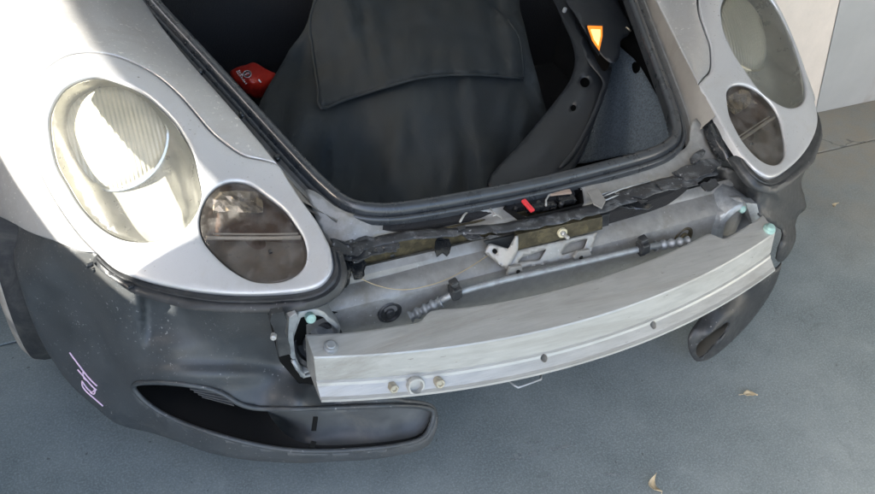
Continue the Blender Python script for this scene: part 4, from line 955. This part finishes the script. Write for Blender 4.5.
bag_o = [(258,112),(264,94),(275,75),(290,50),(305,28),(318,-6),(340,-30),(500,-30),(520,10),(530,50),(538,80),(546,110),(552,140),(540,185),(500,215),(420,225),(340,225),(300,215),(285,190),(262,150)]
bag = patch_px('bag_body', bag_o, BC, 6, CLOTH, None, closed_smooth=3, extra=folds, solid=.01); local(bag, cover)
flap_top = [(316,-8),(311,12),(310,30),(314,60),(318,88),(320,108)]
hem = [(320,108),(345,100),(370,92),(400,83),(420,78),(450,75),(480,75),(505,77),(523,78)]
fo = flap_top+hem[1:]+[(523,60),(519,38),(508,20),(490,5),(470,-14),(400,-30),(330,-25)]
def flapx(P): return folds(P)-.016-.008*np.exp(-((P[:, 0]-420)/80)**2)
fl = patch_px('bag_flap', fo, BC, 6, CLOTH, None, closed_smooth=2, extra=flapx, rnd=.004, depth=.012, bstep=5); local(fl, cover)
bm_ = depthmap(BC, 1, 1e-3, flapx)
hp = bm_(catmull([(316,0),(311,14),(310,30),(314,60),(318,88),(321,108)]+hem[1:], False, 4)); V, F = tube_data(list(hp), .0032, 6); local(mesh_obj('flap_hem', V, F, CLOTH, None), cover)
hp = bm_(catmull([(523,77),(522.5,60),(519,38),(508,20)], False, 4)); V, F = tube_data(list(hp), .003, 6); local(mesh_obj('flap_hem', V, F, CLOTH, None), cover)

bot = empty('red_bottle', Z(255, 85, .50)); tag(bot, 'red plastic bottle with white lettering lying at the left of the boot', 'bottle')
BZ = [(236,72,.545),(252,64,.555),(268,76,.55),(262,95,.52),(248,94,.53),(250,80,.572),(258,84,.56)]
b1 = patch_px('bottle_body', [(230,73),(238,67),(246,65),(252,62.5),(258,64),(264,68),(272,72),(276,74),(274,80),(268,88),(262,97),(256,98),(248,94),(240,86)], BZ, 2.5, RED, None, axis=2, rnd=.006, depth=.03, bstep=2); local(b1, bot)
bzm = depthmap(BZ, 2, 1e-3)
def bz(px, py, up=.0035): p = bzm(np.array([[px, py]]))[0]; return p-up*ray(px, py)
c = bz(247.3, 74, .002); ring = [bz(247.3+4.2*math.cos(a)*.95+1.0*math.sin(a)*0, 74+3.4*math.sin(a), .0015) for a in np.linspace(0, 2*math.pi, 18)[:-1]]
local(slab('bottle_badge', ring, (0, .001, -.002), BLK, None, bevel=0), bot)
local(tube('badge_ring', ring+[ring[0]], .0006, WHITEP, None, n=5, cap=False), bot)
local(tube('badge_stroke', [bz(245, 75), bz(247, 73.4), bz(249.5, 73.2)], .0008, WHITEP, None, n=5), bot)
L = []
for row, (sx, sy, ex, ey) in enumerate(((236.5, 72, 246.5, 85), (238.5, 71.2, 243, 77.0))):
    nL = 9 if row == 0 else 4
    for k in range(nL):
        t = k/nL; a = (sx+(ex-sx)*t, sy+(ey-sy)*t); b2 = (a[0]+1.3-.6*(k % 2), a[1]-.9+.3*(k % 3)); L.append(tube_data([bz(*a), bz(*b2)], .0010, 5))
        b3 = (a[0]+.5, a[1]+.7); L.append(tube_data([bz(*a), bz(*b3)], .0007, 5))
V, F = join_data(L); local(mesh_obj('bottle_lettering', V, F, WHITEP, None), bot)
local(tube('bottle_lettering', [bz(258.5, 79.5), bz(261, 82.5)], .0016, WHITEP, None, n=5), bot)

# ---- dry leaves on the floor
def leaf(px, py, L_, W_, ang, curl, label):
    c = Z(px, py, .003); n = 9; V = []; F = []
    for i in range(n):
        t = i/(n-1); wd = W_*math.sin(math.pi*min(t*1.05+.02, 1))**.7*.5; x = (t-.5)*L_
        for j in (-1, -.4, 0, .4, 1):
            y = j*wd+.012*math.sin(t*3)*curl; z = abs(j)*.004*curl+.010*curl*(t-.5)**2*4+.001*math.sin(i*2+j)
            V.append((x*math.cos(ang)-y*math.sin(ang), x*math.sin(ang)+y*math.cos(ang), z))
    for i in range(n-1):
        for j in range(4): F.append((i*5+j, i*5+j+1, (i+1)*5+j+1, (i+1)*5+j))
    r = empty('dry_leaf', c); tag(r, label, 'leaf', 'dry leaves on the concrete floor')
    local_ = mesh_obj('blade', V, F, LEAF, r, solid=.0008)
    tube('stalk', [(V[2][0], V[2][1], V[2][2]+.001), (V[2][0]*1.35, V[2][1]*1.35+.004, .003)], .0008, LEAF, r, n=5)
leaf(749, 398, .034, .017, -.5, 1.0, 'small curled pale leaf on the concrete right of the hanging duct')
leaf(836, 207, .022, .010, .3, .8, 'tiny tan leaf scrap on the floor right of the right headlight liner')
leaf(658, 486, .045, .016, 1.2, 1.2, 'pale dry leaf standing on edge at the bottom of the floor below the beam')
